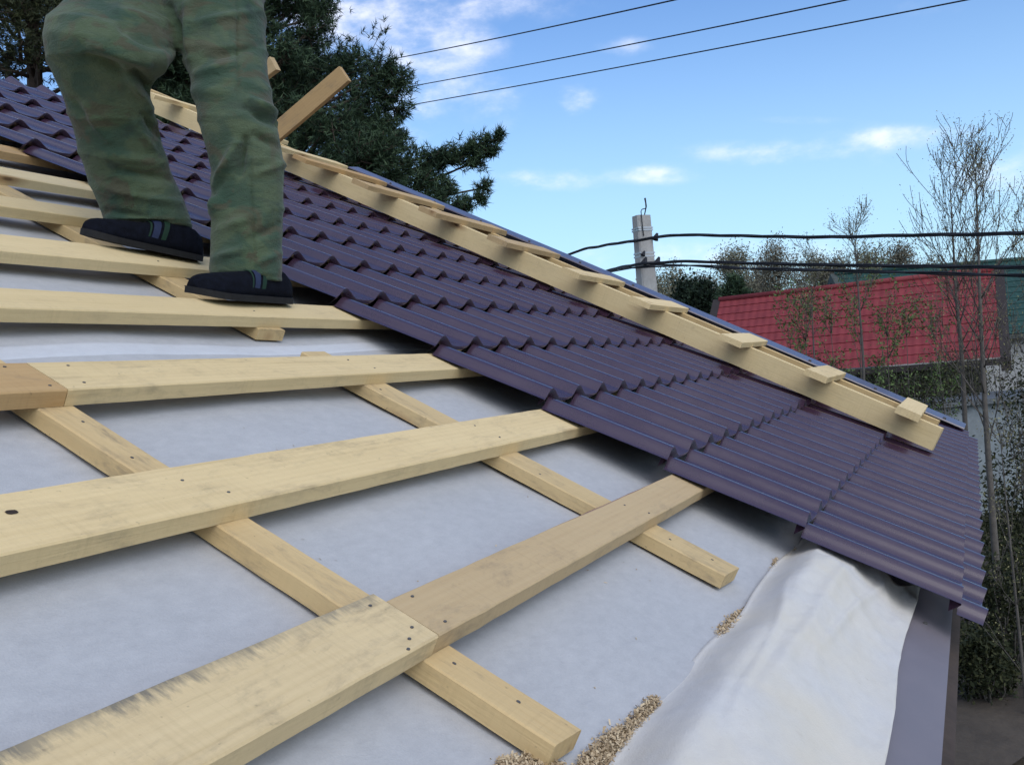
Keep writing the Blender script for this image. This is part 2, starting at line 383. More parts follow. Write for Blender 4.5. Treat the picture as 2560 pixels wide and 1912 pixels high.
def flap():
    rr = lambda a, b, x: (lambda t: t * t * (3 - 2 * t))(min(1, max(0, (x - a) / (b - a))))
    edge = lambda u: 1.690 + .010 * math.sin(u * 5.2 + 1) + .012 * nz3(u * 2.5, 3) - .014 * rr(-.5, .1, u)
    crease = lambda u: 1.394 + .008 * nz3(u * 4, 7) + .006 * math.sin(u * 9)
    U = np.linspace(0, 1, 190) ** .8; T = np.linspace(0, 1, 64)
    tend = lambda t: np.interp(t, [0, .1, .34, .53, .70, .78, .85, .90, 1], [.22, .20, .17, .12, .075, .065, .08, .16, .25]) + .004 * nz3(t * 14, 3)
    V, F = [], []
    for t in T:
        for q_ in U:
            u = -2.3 + q_ * (tend(t) + 2.3); near_end = max(0., 1 - (1 - q_) * (tend(t) + 2.3) / .16)
            v = crease(u) + t * (edge(u) - crease(u))
            h = -.1125 + .054 * rr(0, .25, t) - .042 * rr(.33, .95, t)
            h += .010 * rr(.05, .3, t) * nz3(u * 2.3 + 3, t * 2.1) * (1 - t * .6)
            fold = (t - .46 - .10 * u) / .045; h += .006 * math.exp(-fold * fold) * rr(-1.2, -.6, u) * (1 - rr(.0, .3, u))
            fold = (t - .25 - .5 * (u + .25)) / .07; h += .007 * math.exp(-fold * fold) * rr(-.5, .0, u)
            fold = (u - .13 + .25 * (t - .7)) / .035; h += .009 * math.exp(-fold * fold) * rr(.45, .8, t)
            h += .020 * rr(-.1, .25, u) * math.exp(-((t - .18) / .16) ** 2)      # bunched up where it runs under the sheet
            h += .016 * near_end ** 2 * (.4 + math.sin(t * 7) ** 2)
            h += rr(0, .15, t) * (.0040 * (1 - abs(nz3(u * 3.4 + t * 1.3, t * 1.6 - u * .5, 8))) ** 9 + .0012 * (1 - abs(nz3(u * 8 - t * 2, t * 5, 18))) ** 7)
            h += rr(0, .12, t) * (.0014 * nz3(u * 9, t * 7, 2) + .0008 * nz3(u * 24, t * 16, 5))
            fold = (t - .30 + .22 * (u + .9) + .02 * math.sin(u * 11)) / .022; h += .005 * math.exp(-fold * fold) * rr(-1.3, -.8, u) * (1 - rr(-.5, -.2, u))
            fold = (t - .62 - .35 * (u + .3)) / .025; h += .006 * math.exp(-fold * fold) * rr(-.8, -.4, u) * (1 - rr(-.1, .1, u))
            V.append(W(u, v, min(max(h, -.1115), -.060 if u > -.08 else 9)))
    n = len(U); F = [(j * n + i, (j + 1) * n + i, (j + 1) * n + i + 1, j * n + i + 1) for j in range(len(T) - 1) for i in range(n - 1)]
    o = mesh('loose_membrane_strip', V, F, M_flap, None, True)
    s = o.modifiers.new('thickness', 'SOLIDIFY'); s.thickness = .0012; s.offset = 1
    tag(o, 'loose white membrane strip bunched over the eave beside the sawdust', 'membrane strip')
flap()

def drip_edge():
    prof = [(1.50, -.110), (1.60, -.108), (1.7705, -.108), (1.7705, -.165), (1.768, -.175)]
    U = np.linspace(UL, UR - .04, 60); V = [W(u, v, h) for v, h in prof for u in U]; n = len(U)
    F = [(j * n + i, (j + 1) * n + i, (j + 1) * n + i + 1, j * n + i + 1) for j in range(len(prof) - 1) for i in range(n - 1)]
    root = mesh('drip_edge', V, F, M_flash)
    bm = bmesh.new(); bmesh.ops.create_cone(bm, cap_ends=True, segments=8, radius1=.005, radius2=.004, depth=.004, matrix=Matrix.Translation(Vector(W(-.02, 1.715, -.106))) @ Matrix(RM.tolist()).to_4x4())
    child(bmobj('screw', bm, M_nail), root)
    tag(root, 'flat purple grey metal drip edge along the eave right of the loose membrane', 'drip edge')
drip_edge()

# ------------------------------------------------------------------ metal tile sheet
WAVE, STEP = .186, .35
def prof(x):
    """depth below the crest and share of the step, x along the eave from a crest"""
    x = x % WAVE
    if x < .003: d = 0.0
    elif x < .062: d = .93 * (.5 - .5 * math.cos(math.pi * ((x - .003) / .059) ** .95))
    elif x < .136: d = .93 + .07 * math.sin(math.pi * (x - .062) / .074)
    else: d = .93 * (.5 + .5 * math.cos(math.pi * ((x - .136) / .050) ** 1.05))
    return d
def tile_roof():
    offs = [0, .003, .008, .014, .021, .028, .035, .042, .049, .056, .062, .075, .088, .1, .112, .124, .136, .142, .148, .154, .160, .166, .172, .178, .182]
    U = [-.046, -.040, -.034, -.028, -.021, -.015, -.009, -.004]
    k = 0
    while True:
        for o_ in offs:
            u = k * WAVE + o_
            if u > UR - .01: break
            U.append(u)
        if (k + 1) * WAVE > UR: break
        k += 1
    D = [prof(u) for u in U]; n = len(U); DEP, DROP = .0285, .0250
    V, F = [], []
    def row(v, h, dv=0.0, dh=0.0, trough=True):
        b = len(V)
        for u, d in zip(U, D): V.append(W(u, v + dv * d, h - DEP * d + dh))
        return b
    def strip(a, b):
        for i in range(n - 1): F.append((a + i, b + i, b + i + 1, a + i + 1))
    ks = list(range(-9, 6))
    for k in ks:
        v0 = (k - 1) * STEP if k > -9 else RIDGE_V + .06; v1 = k * STEP
        a = row(v0 + .001, -DROP, .008)
        pr_ = a
        for f in (.12, .3, .55, .8, .93, .985):
            b = row(v0 + (v1 - v0) * f, -DROP + DROP * f ** 1.0, .008); strip(pr_, b); pr_ = b
        b = row(v1, 0, .008); strip(pr_, b)
        # the step: a rounded lip and a face falling back to the next course
        s0 = row(v1, 0, .008); s1 = row(v1 + .0008, -.0035, .008); s2 = row(v1 - .016, -DROP - .002, .008); strip(s0, s1); strip(s1, s2)
    a = row(5 * STEP + .001, -DROP, .008); b = row(5 * STEP + .062, -DROP + .0035, .0); strip(a, b)
    o = mesh('metal_tile_roof', V, F, M_tile, None, True)
    tag(o, 'dark violet brown stepped metal roof tiles covering the far side of the roof slope', 'roof tiles')
tile_roof()

def verge_trim():
    prof_ = [(UR - .13, .004), (UR - .125, .012), (UR - .01, .030), (UR, .026), (UR + .002, -.13), (UR - .012, -.14)]
    vs = np.linspace(RIDGE_V + .02, 1.72, 40)
    lift = lambda v: .022 * (1 - max(0, min(1, (v + 1) / 2.7)))
    V = [W(u, v, h + (lift(v) if i < 4 else 0)) for v in vs for i, (u, h) in enumerate(prof_)]; n = len(prof_)
    F = [(j * n + i, j * n + i + 1, (j + 1) * n + i + 1, (j + 1) * n + i) for j in range(len(vs) - 1) for i in range(n - 1)]
    o = mesh('verge_trim', V, F, M_trim)
    for v in np.arange(-2.6, 1.75, .42):
        bm = bmesh.new(); bmesh.ops.create_cone(bm, cap_ends=True, segments=6, radius1=.010, radius2=.008, depth=.008, matrix=Matrix.Translation(Vector(W(UR - .105, v, .019 + lift(v)))) @ Matrix(RM.tolist()).to_4x4())
        child(bmobj('screw', bm, M_nail), o)
    tag(o, 'violet metal verge trim with screws along the far sloping edge of the tiled roof', 'verge trim')
verge_trim()

# ------------------------------------------------------------------ boards
def board_bm(L, wd, th, seed, bow=0.0, cut=0.0, rough=.0012, lift=0.0, n=None):
    """a sawn board: local X length, Y width (towards the ridge), Z up, top face at z=0"""
    r = random.Random(seed); n = n or max(6, int(L / .04)); bm = bmesh.new(); rows = []
    b = .0022
    for i in range(n + 1):
        s = i / n; x = -L / 2 + s * L; q = []
        yo = bow * (1 - (2 * s - 1) ** 2); zo = lift * (1 - (2 * s - 1) ** 2)
        e0 = rough * mnoise.noise((x * 14, seed, 0)) + r.uniform(-.3, .3) * rough; e1 = rough * mnoise.noise((x * 14, seed, 9)) + r.uniform(-.3, .3) * rough
        cx = cut * (1 if i == n else 0)
        for y, z in ((-wd / 2 + e0, -th), (wd / 2 + e1, -th), (wd / 2 + e1, -b), (wd / 2 + e1 - b, 0), (wd / 4, .0004 * r.uniform(-1, 1)), (-wd / 4, .0004 * r.uniform(-1, 1)), (-wd / 2 + e0 + b, 0), (-wd / 2 + e0, -b)):
            q.append(bm.verts.new((x + (cx * y / wd), y + yo, z + zo)))
        rows.append(q)
    for a, c in zip(rows, rows[1:]):
        for k in range(8): bm.faces.new((a[k], a[(k + 1) % 8], c[(k + 1) % 8], c[k]))
    bm.faces.new(rows[0][::-1]); bm.faces.new(rows[-1])
    return bm
def roof_matrix(u, v, h, ang=0.0, tilt=0.0):
    return Matrix.Translation(Vector(W(u, v, h))) @ Matrix(RM.tolist()).to_4x4() @ Matrix.Rotation(ang, 4, 'Z') @ Matrix.Rotation(tilt, 4, 'X')
def nails(o, pts, r=.0027):
    for x, y in pts:
        bm = bmesh.new(); bmesh.ops.create_cone(bm, cap_ends=True, segments=8, radius1=r, radius2=r * .9, depth=.0016, matrix=Matrix.Translation((x, y, .0002)) @ Matrix.Diagonal((1.15, .85, 1, 1)))
        n = bmobj('nail', bm, M_nail); n.parent = o
M_knot = plain('dark_knot', (.035, .022, .014), .9, .5, 120, .5)
BH, BT = -.0545, .028          # top of the battens, their thickness
bid = [0]
def batten(u0, u1, va, vb, mat, label, nl=(), th=BT, skew=0.0, bow=0.0, cut=0.0):
    bid[0] += 1
    M = roof_matrix((u0 + u1) / 2, (va + vb) / 2, BH, -skew)
    o = bmobj('roof_batten', board_bm(u1 - u0, vb - va, th, bid[0], bow, cut), mat, None, False, M)
    nails(o, [(u - (u0 + u1) / 2, (va + vb) / 2 - v) for u, v in nl])
    tag(o, label, 'batten', 'battens nailed across the roof slope')
    return o
def knot(o, x, y, rx, ry):
    bm = bmesh.new(); bmesh.ops.create_circle(bm, cap_ends=True, segments=14, radius=1, matrix=Matrix.Translation((x, y, .0009)) @ Matrix.Diagonal((rx, ry, 1, 1)))
    for v in bm.verts: v.co.x += .0016 * mnoise.noise((v.co.x * 300, v.co.y * 300, 1)); v.co.y += .0010 * mnoise.noise((v.co.x * 300, v.co.y * 300, 5))
    bmobj('knot', bm, M_knot).parent = o
UT = 3.9
batten(-3.6, -1.2815, 1.060, 1.164, M_wood_mould, 'wide batten nearest the viewer with grey mould along its upper edge', [(-1.31, 1.078), (-1.325, 1.148), (-1.345, 1.16), (-1.30, 1.135)])
batten(-1.2795, UT, 1.080, 1.164, M_wood_bark, 'lowest long batten with a strip of reddish bark along its upper edge', [(-1.235, 1.092), (-1.245, 1.150), (-.45, 1.105), (-.42, 1.15)])
b4 = batten(-3.6, UT, .703, .818, M_wood, 'wide batten with a dark knot hole running under the fourth tile course', [(-1.30, .742), (-.44, .73), (-.43, .79), (-1.26, .79)], bow=.0)
knot(b4, -1.556 - .15, .0145, .0075, .0048)
batten(-3.6, -1.256, .343, .446, M_wood_tan, 'browner short batten butted against a paler one at the left edge', [(-1.30, .358), (-1.275, .43)])
batten(-1.254, UT, .343, .446, M_wood, 'pale batten starting at the butt joint beside the browner piece', [(-1.19, .36), (-1.21, .425), (-.44, .37), (-.40, .42)])
batten(-3.6, UT, .0, .105, M_wood_clean, 'batten carrying the foot of the straight leg', [(-1.28, .03), (-.44, .07)])
batten(-3.6, UT, -.362, -.236, M_wood_clean, 'batten carrying the foot of the bent leg', [(-.44, -.27)])
batten(-3.6, UT, -.728, -.618, M_wood_clean, 'batten just upslope of the bent leg foot with no shoe on it', [])
batten(-3.6, UT, -1.095, -.980, M_wood_clean, 'second batten from the top at the left edge of the roof', [])
batten(-3.6, UT, -1.46, -1.35, M_wood_tan, 'uppermost visible batten at the left edge in darker tan wood', [])
for k in range(2): # further battens carrying the upper courses, seen only past the sheet edge
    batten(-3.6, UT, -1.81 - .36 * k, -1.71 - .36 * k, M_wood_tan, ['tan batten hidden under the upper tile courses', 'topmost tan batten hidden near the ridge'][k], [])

def counter(u0, u1, v0, v1, mat, label, nl=(), skew=0.0):
    bid[0] += 1
    M = roof_matrix((u0 + u1) / 2, (v0 + v1) / 2, BH - BT - .0005, -math.pi / 2 + skew)
    th = .0285
    o = bmobj('counter_batten', board_bm(v1 - v0, u1 - u0, th, bid[0], 0, .008, .0016), mat, None, False, M)
    nails(o, [(v - (v0 + v1) / 2, u - (u0 + u1) / 2) for u, v in nl])
    tag(o, label, 'counter batten', 'counter battens running down the slope')
    return o
counter(-1.298, -1.236, -2.9, 1.352, M_wood_batten, 'long counter batten passing under the butt joint and ending nearest the viewer', [(-1.262, .50), (-1.272, .62), (-1.268, 1.19), (-1.262, 1.28)])
counter(-.460, -.372, .255, 1.345, M_wood_batten, 'shorter counter batten with a screw hole ending near the bunched white strip', [(-.435, .475), (-.43, .68), (-.44, .91), (-.42, 1.21), (-.41, 1.30)])
counter(-.456, -.368, -2.9, .118, M_wood_batten, 'counter batten between the worker shoes whose cut end shows below a batten', [(-.43, -.17)])
for i, (a, lab) in enumerate([(-2.17, 'counter batten left of the nearest one outside the picture'), (-3.0, 'counter batten at the far left of the roof'), (.72, 'counter batten under the left part of the tile sheet'), (1.22, 'counter batten hidden beneath the middle of the tiles'), (2.06, 'counter batten hidden beneath the roof ladder'), (2.9, 'counter batten hidden beneath the right of the tiles'), (3.7, 'counter batten hidden beneath the verge')]):
    if i == 2: counter(a, a + .07, -2.9, 1.34, M_wood_batten, lab)

# ------------------------------------------------------------------ roof ladder lying on the tiles
def ladder():
    root = empty('roof_ladder', W(2.3, 1.0, 0))
    RH = .105
    def rail(u, v0, v1, mat, skew, seed):
        M = roof_matrix(u, (v0 + v1) / 2, RH, -math.pi / 2 + skew)
        o = bmobj('rail', board_bm(v1 - v0, .045, RH, seed, rough=.001, cut=.006), mat, None, False, M); return child(o, root)
    r1 = rail(2.21, -3.75, 1.60, M_wood_clean, .004, 101); rail(2.52, -3.75, 1.575, M_wood_batten, .0, 102)
    for k, (u0, u1, v, wd, sk, mat, th) in enumerate([(1.99, 2.66, 1.452, .098, .0, M_wood_clean, .032), (1.97, 2.63, 1.055, .10, .0, M_wood, .028), (1.94, 2.62, .655, .105, -.03, M_wood_clean, .026),
            (1.93, 2.58, .215, .105, .0, M_wood_clean, .026), (1.94, 2.56, -.155, .10, .02, M_wood, .026), (2.0, 2.60, -.60, .12, .06, M_wood_lath, .026), (1.97, 2.66, -1.00, .12, .10, M_wood_lath, .028),
            (1.93, 2.62, -1.42, .12, .10, M_wood_lath, .026), (1.93, 2.60, -1.84, .11, .13, M_wood_tan, .024), (1.96, 2.6, -2.12, .10, .04, M_wood_clean, .024), (1.95, 2.6, -2.6, .10, .0, M_wood_clean, .025), (1.95, 2.6, -3.1, .10, .0, M_wood_clean, .025)]):
        M = roof_matrix((u0 + u1) / 2, v, RH + .001 + th, -sk)
        child(bmobj('rung', board_bm(u1 - u0, wd, th, 120 + k, rough=.0025, n=14), mat, None, False, M), root)
    # two boards nailed on edge near the ridge, sticking up past the rails
    def stick(a, b, wpx, th, mat, seed):
        a, b = np.array(a), np.array(b); x = b - a; L = np.linalg.norm(x); x /= L
        z = -FWD - x * (-FWD @ x); z /= np.linalg.norm(z); y = np.cross(z, x)
        M = Matrix(np.c_[x, y, z].tolist()).to_4x4(); M.translation = Vector((a + b) / 2)
        child(bmobj('hook_board', board_bm(L, wpx, th, seed, rough=.001, n=12), mat, None, False, M), root)
    stick(at(640, 372, 5.25), at(859, 184, 5.05), .092, .04, M_wood_tan, 140)
    stick(at(560, 250, 5.75), at(682, 158, 5.6), .085, .05, M_wood_lath, 141)
    tag(root, 'long pale timber roof ladder with short rungs lying up the tiled slope', 'ladder')
ladder()

# ------------------------------------------------------------------ sawdust and splinters
def sawdust():
    P = []
    def unp(px, py, h=-.109):
        d = at(px, py, 1.0) - CAM; d = RM.T @ d; o = RM.T @ CAM
        s = (h - o[2]) / d[2]; q = o + s * d; return q[0], -q[1]
    piles = [((1262, 1905), (1400, 1918), 26, 3400), ((1330, 1876), (1300, 1900), 10, 500), ((1470, 1915), (1560, 1830), 28, 5200), ((1545, 1850), (1636, 1752), 15, 2600), ((1806, 1580), (1850, 1530), 15, 1900), ((1840, 1540), (1886, 1500), 8, 800), ((1926, 1434), (1942, 1393), 5, 260), ((1976, 1392), (1990, 1370), 5, 160)]
    for a, b, r, n in piles:
        for _ in range(n):
            t = rng.random(); px = a[0] + t * (b[0] - a[0]) + rng.normal() * r * .55; py = a[1] + t * (b[1] - a[1]) + rng.normal() * r * .45
            u, v = unp(px, py)
            v = min(v, 1.408)
            hh = mem_h(u, v) + .001 + .010 * rng.random() * math.exp(-rng.random() * 2) * (1 if r > 8 else .4)
            ang = rng.random() * 6.28; L = .0009 + .0028 * rng.random() ** 2.5; w = .0006 + .0007 * rng.random(); tz = rng.normal() * .5
            ca, sa = math.cos(ang), math.sin(ang); c = W(u, v, hh)
            ex = RM @ np.array([ca, sa, tz]) * L; ey = RM @ np.array([-sa, ca, rng.normal() * .6]) * w
            P.append([c - ex - ey, c + ex - ey, c + ex + ey, c - ex + ey])
    for _ in range(60):                                             # stray crumbs on the membrane
        u, v = rng.uniform(-1.2, .1), rng.uniform(.5, 1.38); c = W(u, v, mem_h(u, v) + .0015); ang = rng.random() * 6.28; L = rng.uniform(.001, .003)
        ex = RM @ np.array([math.cos(ang), math.sin(ang), .2]) * L; ey = RM @ np.array([-math.sin(ang), math.cos(ang), .3]) * .0009
        P.append([c - ex - ey, c + ex - ey, c + ex + ey, c - ex + ey])
    m = leafmat('sawdust_chips', [(.28, .20, .12), (.44, .33, .20), (.60, .48, .31)], 90)
    o = tris('sawdust', P, m, n=4)
    tag(o, 'pale brown sawdust lying along the crease of the loose membrane strip', 'sawdust', kind='stuff')
sawdust()

# ------------------------------------------------------------------ the roofer
def camo():
    m, t, p = newmat('camouflage_cloth'); g = G(t); c = g.coord(); s = g.n('ShaderNodeMapping', {'Vector': c, 'Scale': (1, 1, 1.7)}).outputs[0]
    a = g.noise(s, 8, 3, .55, .8); b = g.noise(g.n('ShaderNodeMapping', {'Vector': s, 'Location': (7, 3, 5)}).outputs[0], 9, 3, .55, .8); f = g.noise(c, 260, 2, .5); w = g.noise(c, 4, 4, .6)
    col = g.mix(g.ramp(a, [(.44, 0), (.56, 1)]), (.068, .098, .052), (.036, .070, .045))
    col = g.mix(g.ramp(b, [(.52, 0), (.60, .85)]), col, (.068, .062, .038))
    col = g.mix(g.ramp(b, [(.30, .7), (.40, 0)]), col, (.026, .044, .036))
    col = g.mix(g.ramp(w, [(.40, 0), (.70, .42)]), col, (.155, .18, .115))
    col = g.mix(g.ramp(f, [(.3, .22), (.7, 0)]), col, (.05, .06, .045))
    g.to(col, p, 'Base Color'); p.inputs['Roughness'].default_value = .9; p.inputs['Specular IOR Level'].default_value = .1
    p.inputs['Sheen Weight'].default_value = .15
    wv = g.noise(g.n('ShaderNodeMapping', {'Vector': c, 'Rotation': (.3, .5, .2), 'Scale': (1, 1, 2.4)}).outputs[0], 22, 4, .6, .5)
    g.bump(g.math('ADD', g.math('MULTIPLY', wv, 3.0), f), .5, .004, p)
    return m
def crop(x, y, d): return at(x * .48424, y * .48424, d)            # from the measured outline of the worker
def loft(rings, seg=36):
    """rings: (xL,yL,xR,yR,depth,ratio) in outline units -> closed tube"""
    V, F = [], []
    for (xl, yl, xr, yr, d, ra) in rings:
        A, B = crop(xl, yl, d), crop(xr, yr, d); c = (A + B) / 2; e = (B - A) / 2; w = np.linalg.norm(e); dz = FWD * w * ra
        for k in range(seg):
            q = 2 * math.pi * k / seg; V.append(c + e * math.cos(q) + dz * math.sin(q))
    for i in range(len(rings) - 1):
        for k in range(seg): F.append((i * seg + k, i * seg + (k + 1) % seg, (i + 1) * seg + (k + 1) % seg, (i + 1) * seg + k))
    F.append(tuple(range(seg))[::-1]); F.append(tuple((len(rings) - 1) * seg + k for k in range(seg)))
    return V, F
def evaluated(o):
    dg = bpy.context.evaluated_depsgraph_get(); dg.update()
    return bpy.data.meshes.new_from_object(o.evaluated_get(dg))
def person():
    near = [(1098, 1432, 1458, 1455, 2.43, .80), (1094, 1380, 1455, 1395, 2.43, .80), (1094, 1300, 1454, 1300, 2.43, .78), (1093, 1200, 1460, 1200, 2.43, .76), (1095, 1100, 1463, 1100, 2.43, .76),
            (1106, 1000, 1462, 1000, 2.43, .78), (1100, 900, 1461, 900, 2.43, .8), (1076, 800, 1456, 800, 2.42, .8), (1046, 700, 1441, 700, 2.41, .8), (1028, 600, 1420, 600, 2.41, .82),
            (1008, 500, 1400, 500, 2.42, .84), (985, 400, 1381, 400, 2.43, .86), (955, 320, 1374, 310, 2.45, .88), (905, 220, 1370, 210, 2.47, .88), (862, 110, 1362, 100, 2.49, .9), (825, 0, 1352, 0, 2.51, .92), (790, -110, 1352, -120, 2.53, .95), (770, -220, 1350, -240, 2.54, .95)]
    far = [(548, 1163, 990, 1168, 2.56, .66), (536, 1120, 975, 1120, 2.56, .66), (500, 1035, 938, 1035, 2.55, .66), (462, 930, 893, 930, 2.53, .68), (428, 820, 846, 820, 2.50, .72), (397, 705, 820, 705, 2.47, .74),
           (362, 590, 795, 600, 2.43, .76), (326, 490, 770, 510, 2.40, .78), (285, 390, 770, 440, 2.37, .78), (252, 290, 800, 385, 2.34, .78), (240, 205, 845, 340, 2.33, .76), (262, 125, 880, 285, 2.35, .74), (335, 40, 905, 235, 2.40, .74),
           (430, -70, 935, 175, 2.47, .78), (540, -170, 975, 120, 2.53, .82), (640, -250, 1010, 60, 2.57, .85), (720, -310, 1050, -20, 2.58, .85)]
    hips = [(705, 40, 1330, 60, 2.55, .62), (690, -60, 1345, -60, 2.55, .64), (690, -200, 1345, -200, 2.56, .62), (710, -330, 1330, -330, 2.56, .58), (730, -430, 1315, -430, 2.56, .55)]
    V, F = [], []
    for R_ in (near, far, hips):
        v, f = loft(R_); b = len(V); V += v; F += [tuple(b + i for i in q) for q in f]
    o = mesh('trousers', V, F)
    rm = o.modifiers.new('r', 'REMESH'); rm.mode = 'VOXEL'; rm.voxel_size = .0055
    sm = o.modifiers.new('s', 'SMOOTH'); sm.factor = .5; sm.iterations = 14
    me = evaluated(o); bpy.data.objects.remove(o)
    n = len(me.vertices); co_ = np.empty(n * 3, np.float32); me.vertices.foreach_get('co', co_); co_ = co_.reshape(-1, 3)
    no = np.empty(n * 3, np.float32); me.vertices.foreach_get('normal', no); no = no.reshape(-1, 3)
    rel = co_ - CAM; zc = rel @ FWD; X = ((rel @ RIGHT) / zc * FPX + 1280) / .48424; Y = (956 - (rel @ UPV) / zc * FPX) / .48424
    disp = np.zeros(n)
    # folds: (x,y) -> (x,y), width, height; real ridges and creases of the cloth, on the leg they belong to
    folds = [((1010, 470), (1180, 480), 45, .006), ((1270, 560), (1420, 640), 30, -.010), ((1290, 520), (1430, 590), 26, .008), ((1270, 720), (1240, 900), 24, -.011), ((1220, 740), (1130, 960), 34, .012), ((1130, 1000), (1110, 1100), 30, .010),
             ((1180, 880), (1120, 1010), 18, -.006), ((1310, 700), (1440, 760), 26, -.006), ((1320, 900), (1450, 850), 28, .006), ((1150, 1180), (1300, 1120), 34, .006), ((1300, 1230), (1440, 1160), 30, -.007), ((1120, 1330), (1250, 1290), 24, .006), ((1330, 1360), (1440, 1310), 24, .006),
             ((700, 380), (800, 480), 32, -.011), ((640, 360), (770, 560), 30, .009), ((450, 290), (700, 400), 34, -.008), ((480, 230), (760, 330), 36, .009), ((640, 150), (880, 250), 40, -.013), ((600, 60), (840, 130), 36, .008), ((740, 600), (820, 700), 28, -.009), ((700, 640), (800, 790), 26, .007),
             ((560, 800), (830, 840), 34, .006), ((620, 880), (870, 930), 30, -.007), ((520, 960), (700, 1010), 30, .006), ((700, 1010), (920, 1050), 28, .007), ((550, 1090), (760, 1120), 24, -.006), ((430, 560), (560, 720), 34, .006), ((380, 520), (470, 640), 28, -.005),
             ((880, 40), (960, 280), 26, -.010), ((970, 30), (980, 300), 26, .009), ((1000, 120), (1330, 60), 30, .006), ((1060, 300), (1340, 240), 30, -.006), ((1225, -40), (1230, 560), 9, -.0035), ((1290, 740), (1318, 1440), 9, -.0035), ((1110, 1408), (1450, 1432), 7, -.003), ((560, 1140), (980, 1145), 7, -.003), ((1020, 380), (1220, 330), 30, .006)]
    for (a, b, w, hgt) in folds:
        a, b = np.array(a, float), np.array(b, float); d = b - a; L2 = d @ d
        t = np.clip(((X - a[0]) * d[0] + (Y - a[1]) * d[1]) / L2, 0, 1); dx = X - a[0] - t * d[0]; dy = Y - a[1] - t * d[1]
        side = (a[0] + b[0]) / 2 > 930
        ok = (no @ FWD < .25)
        disp += ok * 2.1 * hgt * np.exp(-(dx * dx + dy * dy) / (.55 * w * w)) * (.35 + .65 * np.sin(np.pi * np.clip(t, .08, .92)))
    for i in range(n):
        x, y, z = map(float, co_[i]); disp[i] += .0055 * (1 - abs(mnoise.noise((x * 5 + z * 2, y * 5 - z * 1.5, z * 7)))) ** 8 + .0030 * mnoise.noise((x * 7, y * 7, z * 9)) + .0009 * mnoise.noise((x * 26, y * 26, z * 40))
    hem = np.exp(-((Y - np.where(X > 1040, 1425, 1150)) / 14.0) ** 2); disp -= .002 * hem
    co_ += no * disp[:, None]
    me.vertices.foreach_set('co', co_.astype(np.float32).reshape(-1)); me.update()
    # the body, continuous from soles to crown, mostly inside the clothes
    P = lambda x, y, d: Vector(crop(x, y, d))
    hip = P(1020, -330, 2.56); up = Vector((0, 0, 1)); fwd_ = Vector((-1, .06, 0)).normalized(); left = up.cross(fwd_)
    J = {'pel': hip, 'waist': hip + up * .17 + fwd_ * .03, 'chest': hip + up * .40 + fwd_ * .09, 'neck': hip + up * .56 + fwd_ * .14, 'jaw': hip + up * .64 + fwd_ * .19, 'head': hip + up * .72 + fwd_ * .19, 'crown': hip + up * .80 + fwd_ * .17,
         'hl': P(1150, -180, 2.50), 'kl': P(1240, 650, 2.41), 'al': P(1300, 1380, 2.43), 'hr': P(900, -180, 2.60), 'kr': P(520, 300, 2.40), 'ar': P(745, 1100, 2.56)}
    J['sl'] = J['chest'] + up * .10 + left * .19; J['sr'] = J['chest'] + up * .10 - left * .19
    J['el'] = J['sl'] - up * .27 + left * .06 + fwd_ * .06; J['er'] = J['sr'] - up * .27 - left * .06 + fwd_ * .08
    J['wl'] = J['el'] - up * .12 + fwd_ * .22; J['wr'] = J['er'] - up * .10 + fwd_ * .23
    names = list(J); bonesE = [('pel', 'waist'), ('waist', 'chest'), ('chest', 'neck'), ('neck', 'jaw'), ('jaw', 'head'), ('head', 'crown'), ('pel', 'hl'), ('hl', 'kl'), ('kl', 'al'), ('pel', 'hr'), ('hr', 'kr'), ('kr', 'ar'), ('chest', 'sl'), ('sl', 'el'), ('el', 'wl'), ('chest', 'sr'), ('sr', 'er'), ('er', 'wr')]
    rad = dict(pel=.13, waist=.125, chest=.14, neck=.055, jaw=.075, head=.092, crown=.06, hl=.075, kl=.045, al=.03, hr=.075, kr=.042, ar=.03, sl=.058, el=.04, wl=.027, sr=.058, er=.04, wr=.027)
    verts = [J[k] for k in names]; edges = [(names.index(a), names.index(b)) for a, b in bonesE]; rads = [rad[k] for k in names]
    for wname, s in (('wl', 1), ('wr', -1)):                        # hands: palm, four fingers, thumb
        w = J[wname]; fd = (J[wname] - J['el' if s == 1 else 'er']).normalized(); sd_ = left * s; dn = fd.cross(sd_).normalized()
        palm = w + fd * .06; verts.append(palm); rads.append(.03); pi_ = len(verts) - 1; edges.append((names.index(wname), pi_))
        for q, ln in ((-.03, .062), (-.01, .075), (.01, .070), (.03, .055)):
            last = pi_
            for st in (.35, .7, 1.0):
                verts.append(palm + up.cross(fd) * q + fd * (.03 + ln * st) - up * (.03 * st * st)); rads.append(.009 - .001 * st); edges.append((last, len(verts) - 1)); last = len(verts) - 1
        last = pi_
        for st in (.5, 1.0):
            verts.append(w + fd * (.035 + .035 * st) - sd_ * (.028 + .022 * st) - up * .01); rads.append(.0105 - .002 * st); edges.append((last, len(verts) - 1)); last = len(verts) - 1
    bm_ = bpy.data.meshes.new('person'); bm_.from_pydata([tuple(v) for v in verts], edges, []); bm_.update()
    skin = plain('skin', (.46, .28, .20), .55, .12, 20, .1, .001)
    body = bpy.data.objects.new('person', bm_); C.objects.link(body)
    md = body.modifiers.new('skin', 'SKIN'); sv = bm_.skin_vertices[0].data
    for i, r in enumerate(rads): sv[i].radius = (r, r)
    sv[0].use_root = True
    sb = body.modifiers.new('sub', 'SUBSURF'); sb.levels = sb.render_levels = 2
    ev = evaluated(body); C.objects.unlink(body); bpy.data.objects.remove(body)
    body = link('person', ev, skin, None, True); ev.materials.clear(); ev.materials.append(skin)
    child(link('trousers', me, camo(), None, True), body)
